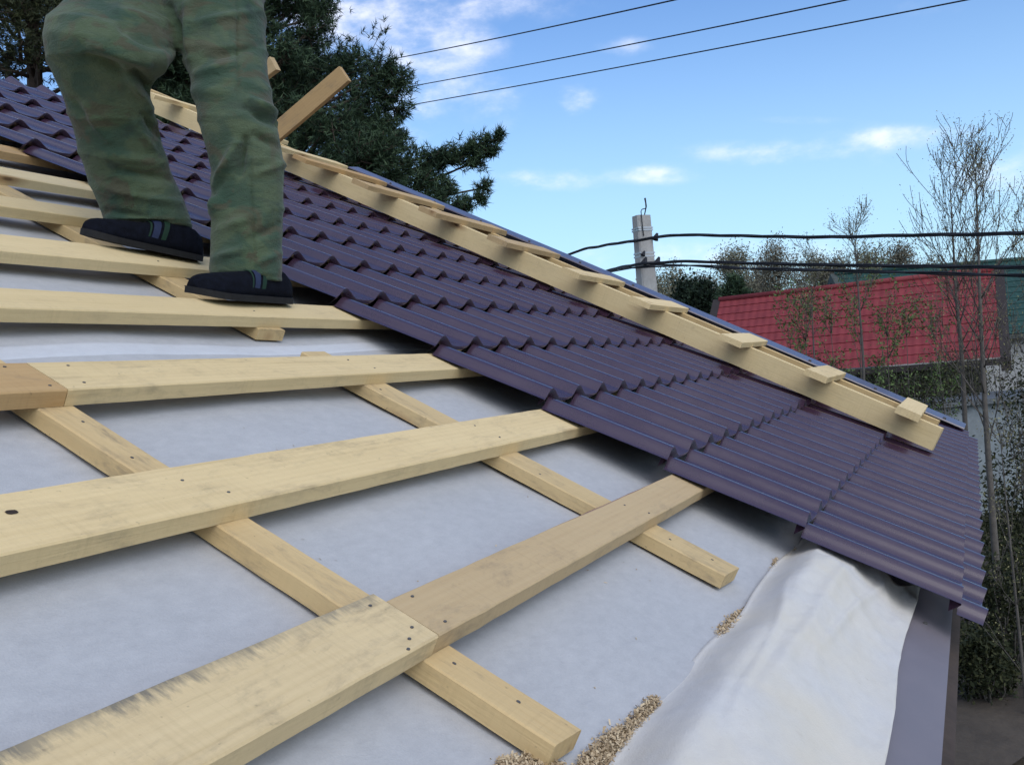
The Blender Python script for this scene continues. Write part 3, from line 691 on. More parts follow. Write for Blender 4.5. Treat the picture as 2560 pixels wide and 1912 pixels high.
    # jacket: follows the torso and sleeves, grown the same way
    jn = ['pel', 'waist', 'chest', 'neck', 'sl', 'el', 'wl', 'sr', 'er', 'wr']; jr = dict(pel=.185, waist=.16, chest=.17, neck=.075, sl=.08, el=.06, wl=.045, sr=.08, er=.06, wr=.045)
    jm = bpy.data.meshes.new('jacket'); jm.from_pydata([tuple(J[k] + (up * -.03 if k == 'pel' else up * 0)) for k in jn], [(0, 1), (1, 2), (2, 3), (2, 4), (4, 5), (5, 6), (2, 7), (7, 8), (8, 9)], []); jm.update()
    jo = bpy.data.objects.new('jacket', jm); C.objects.link(jo); jo.modifiers.new('skin', 'SKIN')
    for i, k in enumerate(jn): jm.skin_vertices[0].data[i].radius = (jr[k], jr[k])
    jm.skin_vertices[0].data[0].use_root = True
    sb = jo.modifiers.new('sub', 'SUBSURF'); sb.levels = sb.render_levels = 2
    ev = evaluated(jo); bpy.data.objects.remove(jo); ev.materials.clear()
    child(link('jacket', ev, plain('jacket_cloth', (.05, .065, .05), .9, .3, 12, .3), None, True), body)
    # head details and hair
    hd = J['head']; bm = bmesh.new()
    bmesh.ops.create_uvsphere(bm, u_segments=18, v_segments=12, radius=.103, matrix=Matrix.Translation(hd + up * .025 - fwd_ * .018))
    bmesh.ops.delete(bm, geom=[v for v in bm.verts if (v.co - hd).dot(up) < -.01 or ((v.co - hd).dot(fwd_) > .05 and (v.co - hd).dot(up) < .06)], context='VERTS')
    child(bmobj('hair', bm, plain('hair_brown', (.06, .04, .025), .8, .3, 40, .4), None, True), body)
    for s in (-1, 1):
        bm = bmesh.new(); bmesh.ops.create_uvsphere(bm, u_segments=10, v_segments=8, radius=.012, matrix=Matrix.Translation(hd + fwd_ * .086 + left * .03 * s + up * .0))
        child(bmobj('eye', bm, plain('eye', (.25, .22, .2), .2, .1, 20, 0), None, True), body)
        bm = bmesh.new(); bmesh.ops.create_uvsphere(bm, u_segments=10, v_segments=8, radius=.03, matrix=Matrix.Translation(hd + left * .093 * s - up * .01) @ Matrix.Diagonal((.7, .3, 1, 1)))
        child(bmobj('ear', bm, skin, None, True), body)
    bm = bmesh.new(); bmesh.ops.create_cone(bm, cap_ends=True, segments=8, radius1=.016, radius2=.007, depth=.05, matrix=Matrix.Translation(hd + fwd_ * .098 - up * .025)); child(bmobj('nose', bm, skin, None, True), body)
    bm = bmesh.new(); bmesh.ops.create_uvsphere(bm, u_segments=10, v_segments=6, radius=.024, matrix=Matrix.Translation(hd + fwd_ * .082 - up * .062) @ Matrix.Diagonal((.4, 1, .3, 1))); child(bmobj('mouth', bm, plain('lips', (.35, .15, .13), .5, .1, 20, 0), None, True), body)
    # shoes
    m_shoe = plain('shoe_navy', (.0045, .0055, .010), .95, .7, 60, .8, .003, spec=.12); m_sole = plain('shoe_sole', (.011, .011, .012), .9, .5, 30, .2, .002)
    m_blue = plain('shoe_stripe_blue', (.014, .022, .06), .7, .3, 40, 0); m_green = plain('shoe_stripe_green', (.004, .026, .011), .7, .3, 40, 0)
    def shoe(heel, toe, upn, lab):
        heel, toe, upn = Vector(heel), Vector(toe), Vector(upn).normalized(); x = (toe - heel); L = x.length; x.normalize(); z = (upn - x * upn.dot(x)).normalized(); y = z.cross(x)
        M = Matrix((x, y, z)).transposed().to_4x4(); M.translation = heel
        st = [(.0, .026, .050), (.03, .036, .075), (.09, .040, .088), (.20, .041, .096), (.30, .042, .098), (.42, .044, .086), (.55, .048, .074), (.68, .052, .069), (.80, .052, .064), (.90, .047, .059), (.95, .040, .054), (.985, .029, .046), (1.0, .014, .036)]
        ctr = lambda s: .004 * math.sin(s * 3)
        def sec(s, w, h, sy=1.0, grow=0.0):
            pts = []
            for k in range(17):
                a = math.pi * k / 16; c = math.cos(a); sn = math.sin(a)
                pts.append((s * L, (w + grow) * sy * math.copysign(abs(c) ** .75, c) * (1 - .12 * sn) + ctr(s), .012 + (h * .92 - .012 + grow) * sn ** .7))
            return pts
        bm = bmesh.new(); rows = [[bm.verts.new(p) for p in sec(*q)] for q in st]
        for a, b in zip(rows, rows[1:]):
            for k in range(16): bm.faces.new((a[k], a[k + 1], b[k + 1], b[k]))
            bm.faces.new((a[16], a[0], b[0], b[16]))
        bm.faces.new(rows[0]); bm.faces.new(rows[-1][::-1])
        sh = bmobj('shoe', bm, m_shoe, None, True, M); child(sh, body)
        bm = bmesh.new(); prev = None; first = None
        for (s, w, h) in [(-.012, .016, .05)] + st + [(1.012, .004, .03)]:
            lift_ = .005 * max(0, (s - .72) / .28) ** 1.6; w2 = w + .004
            q = [bm.verts.new((s * L, sg * w2 + ctr(s), zz + lift_)) for sg, zz in ((-1, .0), (1, .0), (1, .016), (-1, .016))]
            if prev:
                for k in range(4): bm.faces.new((prev[k], prev[(k + 1) % 4], q[(k + 1) % 4], q[k]))
            else: first = q
            prev = q
        bm.faces.new(first[::-1]); bm.faces.new(prev)
        so_ = bmobj('sole', bm, m_sole, None, False, M); child(so_, sh)
        for s0, s1, mt in ((.33, .375, m_green), (.40, .46, m_blue), (.475, .49, m_green)):   # stripes raised a little over the upper
            def at_s(s):
                for (a, b) in zip(st, st[1:]):
                    if a[0] <= s <= b[0]:
                        f = (s - a[0]) / (b[0] - a[0]); return (s, a[1] + f * (b[1] - a[1]), a[2] + f * (b[2] - a[2]))
            bm = bmesh.new(); r0 = [bm.verts.new((p[0] + .03 * (1 - p[2] / .1), p[1], p[2])) for p in sec(*at_s(s0), grow=.0012)]; r1 = [bm.verts.new((p[0] + .03 * (1 - p[2] / .1), p[1], p[2])) for p in sec(*at_s(s1), grow=.0012)]
            for k in range(16): bm.faces.new((r0[k], r0[k + 1], r1[k + 1], r1[k]))
            child(bmobj('stripe', bm, mt, None, True, M), sh)
    n_up = RM @ np.array([0, .25, 1.0])
    shoe(W(-.250, -.002, BH + .001), W(-.570, -.008, BH + .003), n_up, '')
    shoe(W(-.268, -.308, BH + .001), W(-.572, -.398, BH + .006), n_up, '')
    tag(body, 'person in faded green camouflage trousers and dark striped shoes stepping across the battens', 'person')
person()

# ------------------------------------------------------------------ utility pole and cables
def pole():
    D = 11.6; px = D / FPX
    top = at(1603, 540, D); root = empty('utility_pole', (top[0], top[1], GROUND))
    H = top[2] - GROUND; a = math.atan2(RIGHT[1], RIGHT[0]) + math.radians(24)
    M = Matrix.Translation((top[0], top[1], GROUND)) @ Matrix.Rotation(a, 4, 'Z')
    bm = bmesh.new(); rows = []
    for k in range(9):
        z = H * k / 8; w = .098 + .055 * (1 - k / 8); d = .072 + .05 * (1 - k / 8); c = .018
        rows.append([bm.verts.new((x, y, z)) for x, y in ((-w + c, -d), (w - c, -d), (w, -d + c), (w, d - c), (w - c, d), (-w + c, d), (-w, d - c), (-w, -d + c))])
    for r0, r1 in zip(rows, rows[1:]):
        for k in range(8): bm.faces.new((r0[k], r0[(k + 1) % 8], r1[(k + 1) % 8], r1[k]))
    bm.faces.new(rows[0][::-1]); bm.faces.new(rows[-1])
    child(bmobj('shaft', bm, M_concrete, None, False, M), root)
    for z in (H - .155, H - .182, H - .46, H - .50):
        bm = bmesh.new(); box_bm(bm, -.104, .104, -.079, .079, z - .009, z + .009); child(bmobj('steel_band', bm, M_steelband, None, False, M), root)
    T = TubeSet(6); L = lambda x, z, y=-.09: np.array((M @ Vector((x, y, z))))
    T.add([L(-.045, H - .26), L(-.052, H - .1), L(-.055, H + .04), L(-.040, H + .062), L(.005, H + .072), L(.018, H + .085), L(.018, H + .19)], [.006] * 7)
    T.add([L(.034, H - .03, 0), L(.026, H + .10), L(.016, H + .20)], [.007, .008, .012])
    T.build('hook_rod', M_black, root)
    for (x, z, s) in ((.125, H - .27, 1), (.125, H - .56, 1), (-.06, H - .56, 1), (-.07, H - .47, .7)):
        bm = bmesh.new(); bmesh.ops.create_cone(bm, cap_ends=True, segments=7, radius1=.045 * s, radius2=.015 * s, depth=.085 * s, matrix=Matrix.Translation((x, -.10, z)) @ Matrix.Rotation(.5, 4, 'Y')); child(bmobj('cable_clamp', bm, M_black, None, False, M), root)
    tag(root, 'grey concrete utility pole with bent steel rod on top beyond the roof', 'utility pole')
    return D
PD = pole()
def curve3(pts, n):
    """smooth polyline through the points"""
    pts = np.array(pts, float); m = len(pts); t = np.linspace(0, m - 1 - 1e-6, n); out_ = []
    for x in t:
        i = int(x); f = x - i; p0, p1, p2, p3 = pts[max(i - 1, 0)], pts[i], pts[min(i + 1, m - 1)], pts[min(i + 2, m - 1)]
        out_.append(.5 * ((2 * p1) + (-p0 + p2) * f + (2 * p0 - 5 * p1 + 4 * p2 - p3) * f * f + (-p0 + 3 * p1 - 3 * p2 + p3) * f ** 3))
    return out_
def bundle(name, pts, label, strands=3, r=.010, tw=.010, pitch=1.7, spread_at=None):
    P = curve3(pts, 160); T = TubeSet(5); s = np.r_[0, np.cumsum([np.linalg.norm(b - a) for a, b in zip(P, P[1:])])]
    for k in range(strands):
        q = []
        for p, l in zip(P, s):
            a = 2 * math.pi * (l / pitch + k / strands); q.append(p + tw * (math.cos(a) * UPV + math.sin(a) * FWD * .8))
        T.add(q, [r] * len(q))
    o = T.build(name, M_black); tag(o, label, 'power cable', 'twisted black cables at the concrete pole'); return o
bundle('power_cable', [at(1200, 745, 15.0), at(1415, 640, 13.2), at(1500, 616, 12.4), at(1590, 602, 11.45), at(1640, 594, 11.2), at(1700, 588, 11.0), at(1850, 590, 10.4), at(2050, 593, 9.6), at(2300, 588, 8.8), at(2560, 583, 8.0), at(3000, 560, 7.0)], 'highest of the twisted black cables fixed to the concrete pole')
bundle('power_cable', [at(1350, 745, 14.5), at(1505, 682, 12.6), at(1590, 662, 11.45), at(1650, 657, 11.2), at(1720, 654, 11.0), at(1900, 659, 10.4), at(2150, 664, 9.5), at(2400, 667, 8.8), at(2560, 668, 8.2), at(3000, 660, 7.2)], 'middle of the twisted black cables at the pole, crossing above the red roof', 3)
bundle('power_cable', [at(1350, 752, 14.3), at(1505, 686, 12.5), at(1600, 668, 11.4), at(1720, 664, 11.0), at(1860, 671, 10.4), at(2100, 677, 9.6), at(2300, 682, 9.0), at(2560, 689, 8.2), at(3000, 690, 7.2)], 'lowest of the twisted black cables at the pole, touching the red ridge line', 2)
for (a, b, lab) in (((915, 160), (1690, 0), 'topmost overhead wire leaving the pine'), ((1025, 217), (2120, 0), 'middle overhead wire crossing the blue sky'), ((1010, 266), (2420, 0), 'lowest overhead wire crossing the blue sky')):
    A, B = at(*a, 24), at(*b, 13); d = B - A; T = TubeSet(5); pts = []
    for k in range(40):
        s = -.7 + 2.3 * k / 39; p = A + d * s; pts.append(p + np.array([0, 0, -.12 * s * (1 - s)]) * 1.0)
    T.add(pts, [.0115] * 40); o = T.build('overhead_wire', M_black); tag(o, lab, 'overhead wire', 'three thin overhead wires')

# ------------------------------------------------------------------ neighbouring houses
def tiled_plane_mat(name, col, su, sv):
    m, t, p = newmat(name); g = G(t); uv = g.n('ShaderNodeTexCoord').outputs['Object']
    s = g.n('ShaderNodeSeparateXYZ', {0: uv})
    fy = g.math('FRACT', g.math('DIVIDE', s.outputs[1], sv)); fx = g.math('FRACT', g.math('DIVIDE', s.outputs[0], su))
    n = g.noise(uv, 2.2, 5, .6)
    c2 = g.ramp(n, [(.3, tuple(x * .8 for x in col)), (.7, tuple(x * 1.15 for x in col))])
    g.to(c2, p, 'Base Color'); p.inputs['Roughness'].default_value = .65; p.inputs['Specular IOR Level'].default_value = .25
    return m
def tile_slab(name, U_, V_, su, sv, mat, M, parent, wave=.02, step=.03):
    """stepped wavy sheet in its own frame: X along the ridge, Y up the slope"""
    nx = int(U_ / su * 6); cols = [U_ * i / nx for i in range(nx + 1)]; k = int(round(V_ / sv)); V, F = [], []
    for j in range(k):
        for (y, z) in ((j * sv, step), ((j + 1) * sv, 0.0)):
            for x in cols: V.append((x, y, z + wave * (.5 + .5 * math.cos(2 * math.pi * x / su))))
        b = len(V) - 2 * (nx + 1)
        for i in range(nx): F.append((b + i, b + i + 1, b + nx + 2 + i, b + nx + 1 + i))
        if j:
            a = b - (nx + 1)
            for i in range(nx): F.append((a + i, a + i + 1, b + i + 1, b + i))
    o = mesh(name, V, F, mat, None, False, M); return child(o, parent)
def roofed_house(name, pxl, pyl, pxr, pyr, D, rise, run, wallh, col, wallmat, label, trimcol):
    """house whose near roof slope has its ridge from pixel l to pixel r at depth D"""
    A, B = at(pxl, pyl, D[0]), at(pxr, pyr, D[1]); B[2] = A[2] = (A[2] + B[2]) / 2
    x = B - A; x[2] = 0; L = np.linalg.norm(x); x /= L; yv = np.array([-x[1], x[0], 0.0])        # yv points away from the viewer
    if yv @ FWD < 0: yv = -yv
    root = empty(name, (*(A + x * L / 2 + yv * run)[:2], GROUND))
    sl = math.hypot(rise, run); up_ = (yv * run + np.array([0, 0, rise])) / sl; nrm = np.cross(x, up_)
    E0 = A - up_ * sl
    M = Matrix(np.c_[x, up_, nrm].tolist()).to_4x4(); M.translation = Vector(E0)
    m = tiled_plane_mat(name + '_tiles', col, .22, .36)
    rf = tile_slab('roof', L, sl, .22, sl / round(sl / .36), m, M, root, .014, .022)
    up2 = (-yv * run + np.array([0, 0, rise])) / sl; n2 = np.cross(-x, up2); M2 = Matrix(np.c_[-x, up2, n2].tolist()).to_4x4(); M2.translation = Vector(B - up2 * sl)
    tile_slab('roof_back', L, sl, .8, sl, m, M2, root, .0, .0)
    T = TubeSet(8); T.add([A - x * .05 + np.array([0, 0, .03]), B + x * .05 + np.array([0, 0, .03])], [.09, .09]); child(T.build('ridge_cap', m), root)
    mt = plain(name + '_trim', trimcol, .7, .2, 6, .1)
    for end, s in ((A, -1), (B, 1)):
        bm = bmesh.new()
        for upx in (up_, up2):
            p0, p1 = end - upx * (sl + .05), end.copy(); q = [bm.verts.new(p + x * s * .03 * e + np.array([0, 0, z])) for e in (.1, 8.0) for p, z in ((p0, .05), (p1, .05), (p1, -.30), (p0, -.30))]
            for f in ((0, 1, 2, 3), (7, 6, 5, 4), (0, 4, 5, 1), (1, 5, 6, 2), (2, 6, 7, 3), (3, 7, 4, 0)): bm.faces.new([q[i] for i in f])
        child(bmobj('bargeboard', bm, mt), root)
    zt = A[2] - rise - .12
    ov = .45; bm = bmesh.new()
    c = [A + x * ov - yv * (run - ov), B - x * ov - yv * (run - ov), B - x * ov + yv * (run - ov), A + x * ov + yv * (run - ov)]
    lo = [bm.verts.new((p[0], p[1], GROUND)) for p in c]; hi = [bm.verts.new((p[0], p[1], zt)) for p in c]
    for i in range(4): bm.faces.new((lo[i], lo[(i + 1) % 4], hi[(i + 1) % 4], hi[i]))
    r0 = bm.verts.new(A + x * ov - np.array([0, 0, .2])); r1 = bm.verts.new(B - x * ov - np.array([0, 0, .2]))
    bm.faces.new((hi[0], hi[3], r0)); bm.faces.new((hi[1], hi[2], r1))
    child(bmobj('wall', bm, wallmat), root)
    bm = bmesh.new()
    q0 = A - up_ * (sl + .02) ; q1 = B - up_ * (sl + .02)
    vs = [bm.verts.new(p + o_) for o_ in (np.array([0, 0, .0]), np.array([0, 0, -.16])) for p in (q0, q1, q1 + yv * .06, q0 + yv * .06)]
    for f in ((0, 1, 2, 3), (7, 6, 5, 4), (0, 4, 5, 1), (1, 5, 6, 2), (2, 6, 7, 3), (3, 7, 4, 0)): bm.faces.new([vs[i] for i in f])
    child(bmobj('eave_board', bm, mt), root)
    tag(root, label, 'house'); return root, x, yv, A, B
M_darkwall = plain('dark_timber_wall', (.055, .045, .036), .85, .3, 3, .3, .02)
M_whitewall = plain('pale_block_wall', (.28, .28, .27), .9, .25, 3, .3, .02)
roofed_house('red_roofed_house', 1801, 742, 2487, 686, (30, 26.4), 2.4, 2.6, 3.2, (.20, .034, .038), M_darkwall, 'house with a bright red metal tile roof behind the bare trees', (.03, .022, .02))
roofed_house('green_roofed_house', 2090, 690, 2900, 618, (40, 40), 3.1, 3.4, 3.0, (.017, .055, .048), M_whitewall, 'house with a dark green tiled roof behind the red roof', (.05, .06, .055))
def shed():
    D = 21; a, b = at(2330, 1010, D), at(2750, 985, D); z1 = at(2470, 1003, D)[2]
    x = b - a; x[2] = 0; L = np.linalg.norm(x); x /= L; y = np.array([-x[1], x[0], 0]); y = y if y @ FWD > 0 else -y
    root = empty('garden_shed', (*(a + x * L / 2 + y)[:2], GROUND)); M = Matrix(np.c_[x, y, [0, 0, 1]].tolist()).to_4x4(); M.translation = Vector((a[0], a[1], GROUND))
    bm = bmesh.new(); box_bm(bm, 0.1, L - .1, .1, 2.6, 0, z1 - GROUND - .06); child(bmobj('wall', bm, plain('shed_wall', (.20, .225, .235), .85, .3, 2, .2), None, False, M), root)
    bm = bmesh.new(); box_bm(bm, 0, L, -.05, 2.75, z1 - GROUND - .058, z1 - GROUND + .06); child(bmobj('roof', bm, plain('shed_roof', (.10, .11, .115), .6, .3, 4, .2), None, False, M), root)
    tag(root, 'low pale grey shed with a flat dark roof behind the thin trunks', 'shed')
shed()

# ------------------------------------------------------------------ vegetation
PINE = leafmat('pine_needles', [(.012, .024, .014), (.032, .058, .030), (.075, .115, .055)], 2.6, .6)
PINE_OLD = leafmat('pine_needles_olive', [(.016, .020, .009), (.032, .042, .018), (.066, .072, .03)], 2.2, .6)
def needle_tufts(cent, axis, n_needles, L, wd, r):
    """each tuft: thin needles fanning round its shoot"""
    k = len(cent); c = np.repeat(cent, n_needles, 0); ax = np.repeat(axis, n_needles, 0); m = len(c)
    d = r.normal(size=(m, 3)); d /= np.linalg.norm(d, axis=1)[:, None]; d = d * .95 + ax * .75; d /= np.linalg.norm(d, axis=1)[:, None]
    base = c + ax * (r.random((m, 1)) - .5) * L * .9
    s = np.cross(d, r.normal(size=(m, 3))); s /= np.linalg.norm(s, axis=1)[:, None]
    ln = L * (.7 + .5 * r.random((m, 1)))
    return np.stack([base - s * wd / 2, base + s * wd / 2, base + d * ln], 1)
def pine(label, trunk, clumps, seed, mat, nd_=13, dens=1.3, L=.11, wd=.014):
    """trunk: list of (px,py,depth); clumps: (px,py,depth,radius) of foliage, each carried by a limb"""
    r = np.random.default_rng(seed); tp = [at(*t) for t in trunk]; tp[0][2] = GROUND
    root = empty('pine_tree', tp[0]); T = TubeSet(7); n = len(tp); T.add(tp, [.17 - .13 * i / (n - 1) for i in range(n)]); tr = T.build('trunk', M_bark, root)
    B = TubeSet(4); cen, axs = [], []
    tpd = curve3(tp, 60)
    for (px, py, d, rad) in clumps:
        c = at(px, py, d)
        cand = [p for p in tpd if p[2] < c[2] + .1] or [tpd[0]]
        s = min(cand, key=lambda p: abs(p[2] - (c[2] - .35)) + .05 * np.linalg.norm(p - c)); mid = (s + c) / 2 + np.array([0, 0, -.12]) + r.normal(size=3) * .12
        B.add([s, mid, c], [.045, .03, .014])
        # shoots radiate from the limb's end, several sub-branches per clump
        nb = max(4, int(9 * dens)); out = (c - s); out /= np.linalg.norm(out)
        for b_ in range(nb):
            dd = r.normal(size=3) * np.array([1, 1, .55]) + out * .5 + np.array([0, 0, .18]); dd /= np.linalg.norm(dd)
            e = c + dd * rad * (.55 + .5 * r.random()); st = c - out * rad * .35 * r.random()
            B.add([st, (st + e) / 2 + r.normal(size=3) * .05, e], [.010, .007, .004])
            m = int(14 * dens * (rad / .6))
            f = .25 + .8 * r.random((m, 1)) ** .7; pts = st + (e - st) * f + r.normal(size=(m, 3)) * rad * .16
            cen.append(pts); a = np.tile(dd, (m, 1)) + r.normal(size=(m, 3)) * .5 + np.array([0, 0, .35]); axs.append(a / np.linalg.norm(a, axis=1)[:, None])
    B.build('branch', M_bark, root)
    P = needle_tufts(np.concatenate(cen), np.concatenate(axs), nd_, L, wd, r)
    child(tris('crown', P, mat), root)
    tag(root, label, 'pine tree', 'dark pines behind the ridge'); return root
rr_ = np.random.default_rng(3)
# main pine behind the worker, its limbs reaching right over the ridge
cl = []
def fillpoly(poly, n, dlo, dhi, rlo, rhi):
    poly = np.array(poly, float); x0, y0 = poly.min(0); x1, y1 = poly.max(0); k = 0
    while k < n:
        x, y = rr_.uniform(x0, x1), rr_.uniform(y0, y1); ins = False; j = len(poly) - 1
        for i in range(len(poly)):
            if (poly[i, 1] > y) != (poly[j, 1] > y) and x < (poly[j, 0] - poly[i, 0]) * (y - poly[i, 1]) / (poly[j, 1] - poly[i, 1]) + poly[i, 0]: ins = not ins
            j = i
        if ins: cl.append((x, y, rr_.uniform(dlo, dhi), rr_.uniform(rlo, rhi))); k += 1
fillpoly([(330, -260), (760, -260), (770, 40), (800, 150), (930, 190), (950, 300), (950, 420), (940, 470), (330, 330)], 92, 13.6, 16.4, .45, .75)
cl += [(870, 175, 14.2, .38), (955, 180, 14.0, .40), (985, 205, 14.1, .30), (990, 270, 14.3, .28), (930, 345, 14.2, .45), (985, 340, 14.3, .25), (960, 400, 14.0, .5),
       (800, 40, 14.4, .3), (785, -20, 14.4, .35), (775, 85, 14.3, .35), (1060, 420, 13.9, .34), (1085, 400, 13.8, .26), (1130, 400, 13.8, .28), (1165, 385, 13.8, .22), (1200, 365, 13.8, .20), (1235, 350, 13.8, .15), (1225, 385, 13.8, .15), (1180, 410, 13.8, .18),
       (1060, 470, 13.7, .38), (1110, 480, 13.7, .22), (1130, 515, 13.6, .26), (1160, 525, 13.6, .16), (1190, 495, 13.7, .15), (1210, 470, 13.7, .12), (1080, 525, 13.6, .30), (1000, 450, 13.8, .45), (1020, 500, 13.7, .45)]
pine('broad dark pine whose limbs reach right past the roof ridge', [(610, 1500, 15), (615, 600, 15), (620, 200, 15), (600, -100, 15), (590, -420, 15)], cl, 11, PINE)
cl2 = cl; cl = []
fillpoly([(-120, -260), (330, -260), (330, 330), (220, 250), (100, 215), (-60, 150)], 62, 12.6, 15.5, .40, .70)
cl = [c for c in cl if not (40 < c[0] < 150 and 60 < c[1] < 230 and rr_.random() < .55)]
pine('olive tinged pine at the left edge with sky showing through its crown', [(105, 1500, 14), (100, 500, 14), (85, 120, 14), (70, -100, 14), (60, -400, 14)], cl, 12, PINE_OLD, dens=1.0)
cl = []
fillpoly([(200, 120), (700, 180), (960, 420), (1000, 520), (600, 500), (250, 330)], 34, 17.5, 19.5, .5, .8)
pine('lower dark pine filling the gap between the legs and the ladder', [(560, 1500, 18.5), (560, 700, 18.5), (540, 300, 18.5), (530, 60, 18.5)], cl, 13, PINE)

def leaf_quads(c, size, r):
    m = len(c); a = r.normal(size=(m, 3)); a /= np.linalg.norm(a, axis=1)[:, None]; b = np.cross(a, r.normal(size=(m, 3))); b /= np.linalg.norm(b, axis=1)[:, None]
    s = size * (.6 + .8 * r.random((m, 1)))
    return np.stack([c - a * s, c + b * s * .45, c + a * s, c - b * s * .45], 1)
BIRCH = [leafmat('spring_leaf_a', [(.11, .108, .07), (.17, .165, .11), (.24, .225, .16)], .8), leafmat('spring_leaf_b', [(.10, .095, .07), (.155, .145, .105), (.22, .20, .15)], .8)]
def grow(T, p, d, L, rad, depth, r, tips, spread=.55, upb=.12, seg=4, kids=(2, 4), minr=.003):
    pts = [p]; rads = [rad]; q = p.copy(); dd = d.copy()
    for i in range(seg):
        dd = dd + r.normal(size=3) * .10 + np.array([0, 0, upb]); dd /= np.linalg.norm(dd); q = q + dd * L / seg; pts.append(q.copy()); rads.append(max(minr, rad * (1 - .6 * (i + 1) / seg)))
    T.add(pts, rads); tips.extend(pts[1:] if depth <= 1 else pts[-1:])
    if depth <= 0: return
    for k in range(r.integers(kids[0], kids[1] + 1)):
        i = r.integers(1, len(pts)); a = r.normal(size=3); a -= dd * (a @ dd); a /= np.linalg.norm(a)
        nd2 = dd + a * spread * (.7 + .6 * r.random()); nd2 /= np.linalg.norm(nd2)
        grow(T, pts[i], nd2, L * (.5 + .25 * r.random()), max(minr, rads[i] * .6), depth - 1, r, tips, spread, upb, seg, kids, minr)
def birch(px, topy, D, wpx, seed, label, mat, leaves=13000):
    r = np.random.default_rng(seed); base = at(px, 800, D); base[2] = GROUND; top = at(px, topy, D); H = top[2] - GROUND
    root = empty('birch_tree', base); T = TubeSet(5); T.add([base, base + [0, 0, H * .4], base + [.2, 0, H * .75], base + [.1, .1, H]], [.16, .12, .07, .02]); tr = T.build('trunk', M_bark_grey, root)
    Wd = wpx * D / FPX; B = TubeSet(3); cs = []
    for k in range(46):
        t = .35 + .65 * r.random() ** .8; z = H * t; rr = Wd * .5 * math.sin(math.pi * min(1, (1 - t) * 1.05 + .12)) ** .8 * (.5 + .5 * r.random()); a = r.random() * 6.28
        e = base + np.array([math.cos(a) * rr, math.sin(a) * rr, z]); s = base + np.array([.05, .05, z - rr * .9]); B.add([s, (s + e) / 2 + [0, 0, .1 * rr], e], [.05, .03, .012])
        m = leaves // 46; cs.append(e + r.normal(size=(m, 3)) * np.array([.55, .55, .75]) * (.5 + .11 * Wd) * .8 + (s - e) * .35 * r.random((m, 1)))
    B.build('branch', M_bark_grey, root)
    child(tris('crown', leaf_quads(np.concatenate(cs), .085, r), mat, n=4), root)
    tag(root, label, 'birch tree', 'spring birches on the skyline')
for i, (px, ty, D, w, lab) in enumerate([(1705, 690, 60, 120, 'small hazy birch just right of the concrete pole'), (1770, 705, 66, 90, 'thin low birch beside the round dark evergreen'), (1842, 628, 72, 120, 'round topped birch behind the pointed spruce'), (1955, 618, 74, 150, 'tallest broad domed birch above the left half of the red roof'),
        (2045, 655, 78, 110, 'lower birch right of the tallest domed one'), (2100, 640, 74, 110, 'slim birch above the middle of the red ridge'), (2190, 630, 70, 140, 'domed birch next to the green roof corner'), (2262, 628, 70, 120, 'birch rising behind the green roof end'), (1640, 705, 58, 90, 'faint birch standing behind the concrete pole'), (1900, 665, 80, 120, 'pale birch between the two domed ones'), (2330, 655, 82, 110, 'far birch behind the twin bare trees')]):
    birch(px, ty, D, w, 40 + i, lab, BIRCH[i % 2])
def spruce(px, topy, D, wpx, seed, label, boty=790):
    r = np.random.default_rng(seed); base = at(px, 800, D); base[2] = GROUND; H = at(px, topy, D)[2] - GROUND; root = empty('spruce_tree', base)
    T = TubeSet(6); T.add([base, base + [0, 0, H]], [.16, .02]); T.build('trunk', M_bark, root); Wd = wpx * D / FPX / 2; cen, ax = [], []
    for k in range(420):
        t = r.random() ** .8; z = H * (1 - t * .85); rad = Wd * (.02 + t * .9); a = r.random() * 6.28; d = np.array([math.cos(a), math.sin(a), -.25]); m = 16
        f = r.random((m, 1)); cen.append(base + [0, 0, z] + d * rad * f + r.normal(size=(m, 3)) * .10); ax.append(np.tile(d / np.linalg.norm(d), (m, 1)))
    child(tris('crown', needle_tufts(np.concatenate(cen), np.concatenate(ax), 7, .34, .06, r), PINE), root); tag(root, label, 'spruce tree')
spruce(1838, 686, 44, 480, 60, 'pointed dark spruce at the left end of the red ridge')
def bush(px, py, D, wpx, hpx, seed, label, mat, n=5200, leaf=.06, name='bush', group=None):
    r = np.random.default_rng(seed); base = at(px, py, D); base[2] = GROUND; top = at(px, py - hpx / 2, D)[2]; bot = max(GROUND, at(px, py + hpx / 2, D)[2]); Wd = wpx * D / FPX / 2
    root = empty(name, base); T = TubeSet(4); cs = []; k = 26
    for i in range(k):
        a = r.random() * 6.28; t = r.random() ** .6; rad = Wd * math.sqrt(r.random()) * math.sin(math.pi * min(.96, max(.2, 1 - t * .8))) ; e = np.array([base[0] + math.cos(a) * rad, base[1] + math.sin(a) * rad, bot + (top - bot) * (.15 + .85 * t)])
        s = np.array([base[0] + .2 * (e[0] - base[0]), base[1] + .2 * (e[1] - base[1]), GROUND]); T.add([s, (s + e) / 2 + r.normal(size=3) * .05, e], [.014, .010, .004])
        m = n // k; cs.append(e + r.normal(size=(m, 3)) * np.array([Wd * .26, Wd * .26, (top - bot) * .13]))
    T.build('stem', M_bark_grey, root); child(tris('foliage', leaf_quads(np.concatenate(cs), leaf, r), mat, n=4), root); tag(root, label, 'bush', group); return root
DARKLEAF = leafmat('dark_evergreen_leaf', [(.007, .014, .009), (.014, .026, .014), (.024, .040, .02)], 1.0)
SHRUB = leafmat('young_green_leaf', [(.05, .085, .025), (.085, .13, .04), (.13, .18, .065)], 2.0)
DULL = leafmat('dull_spring_leaf', [(.011, .015, .006), (.024, .030, .011), (.058, .060, .025)], 1.2)
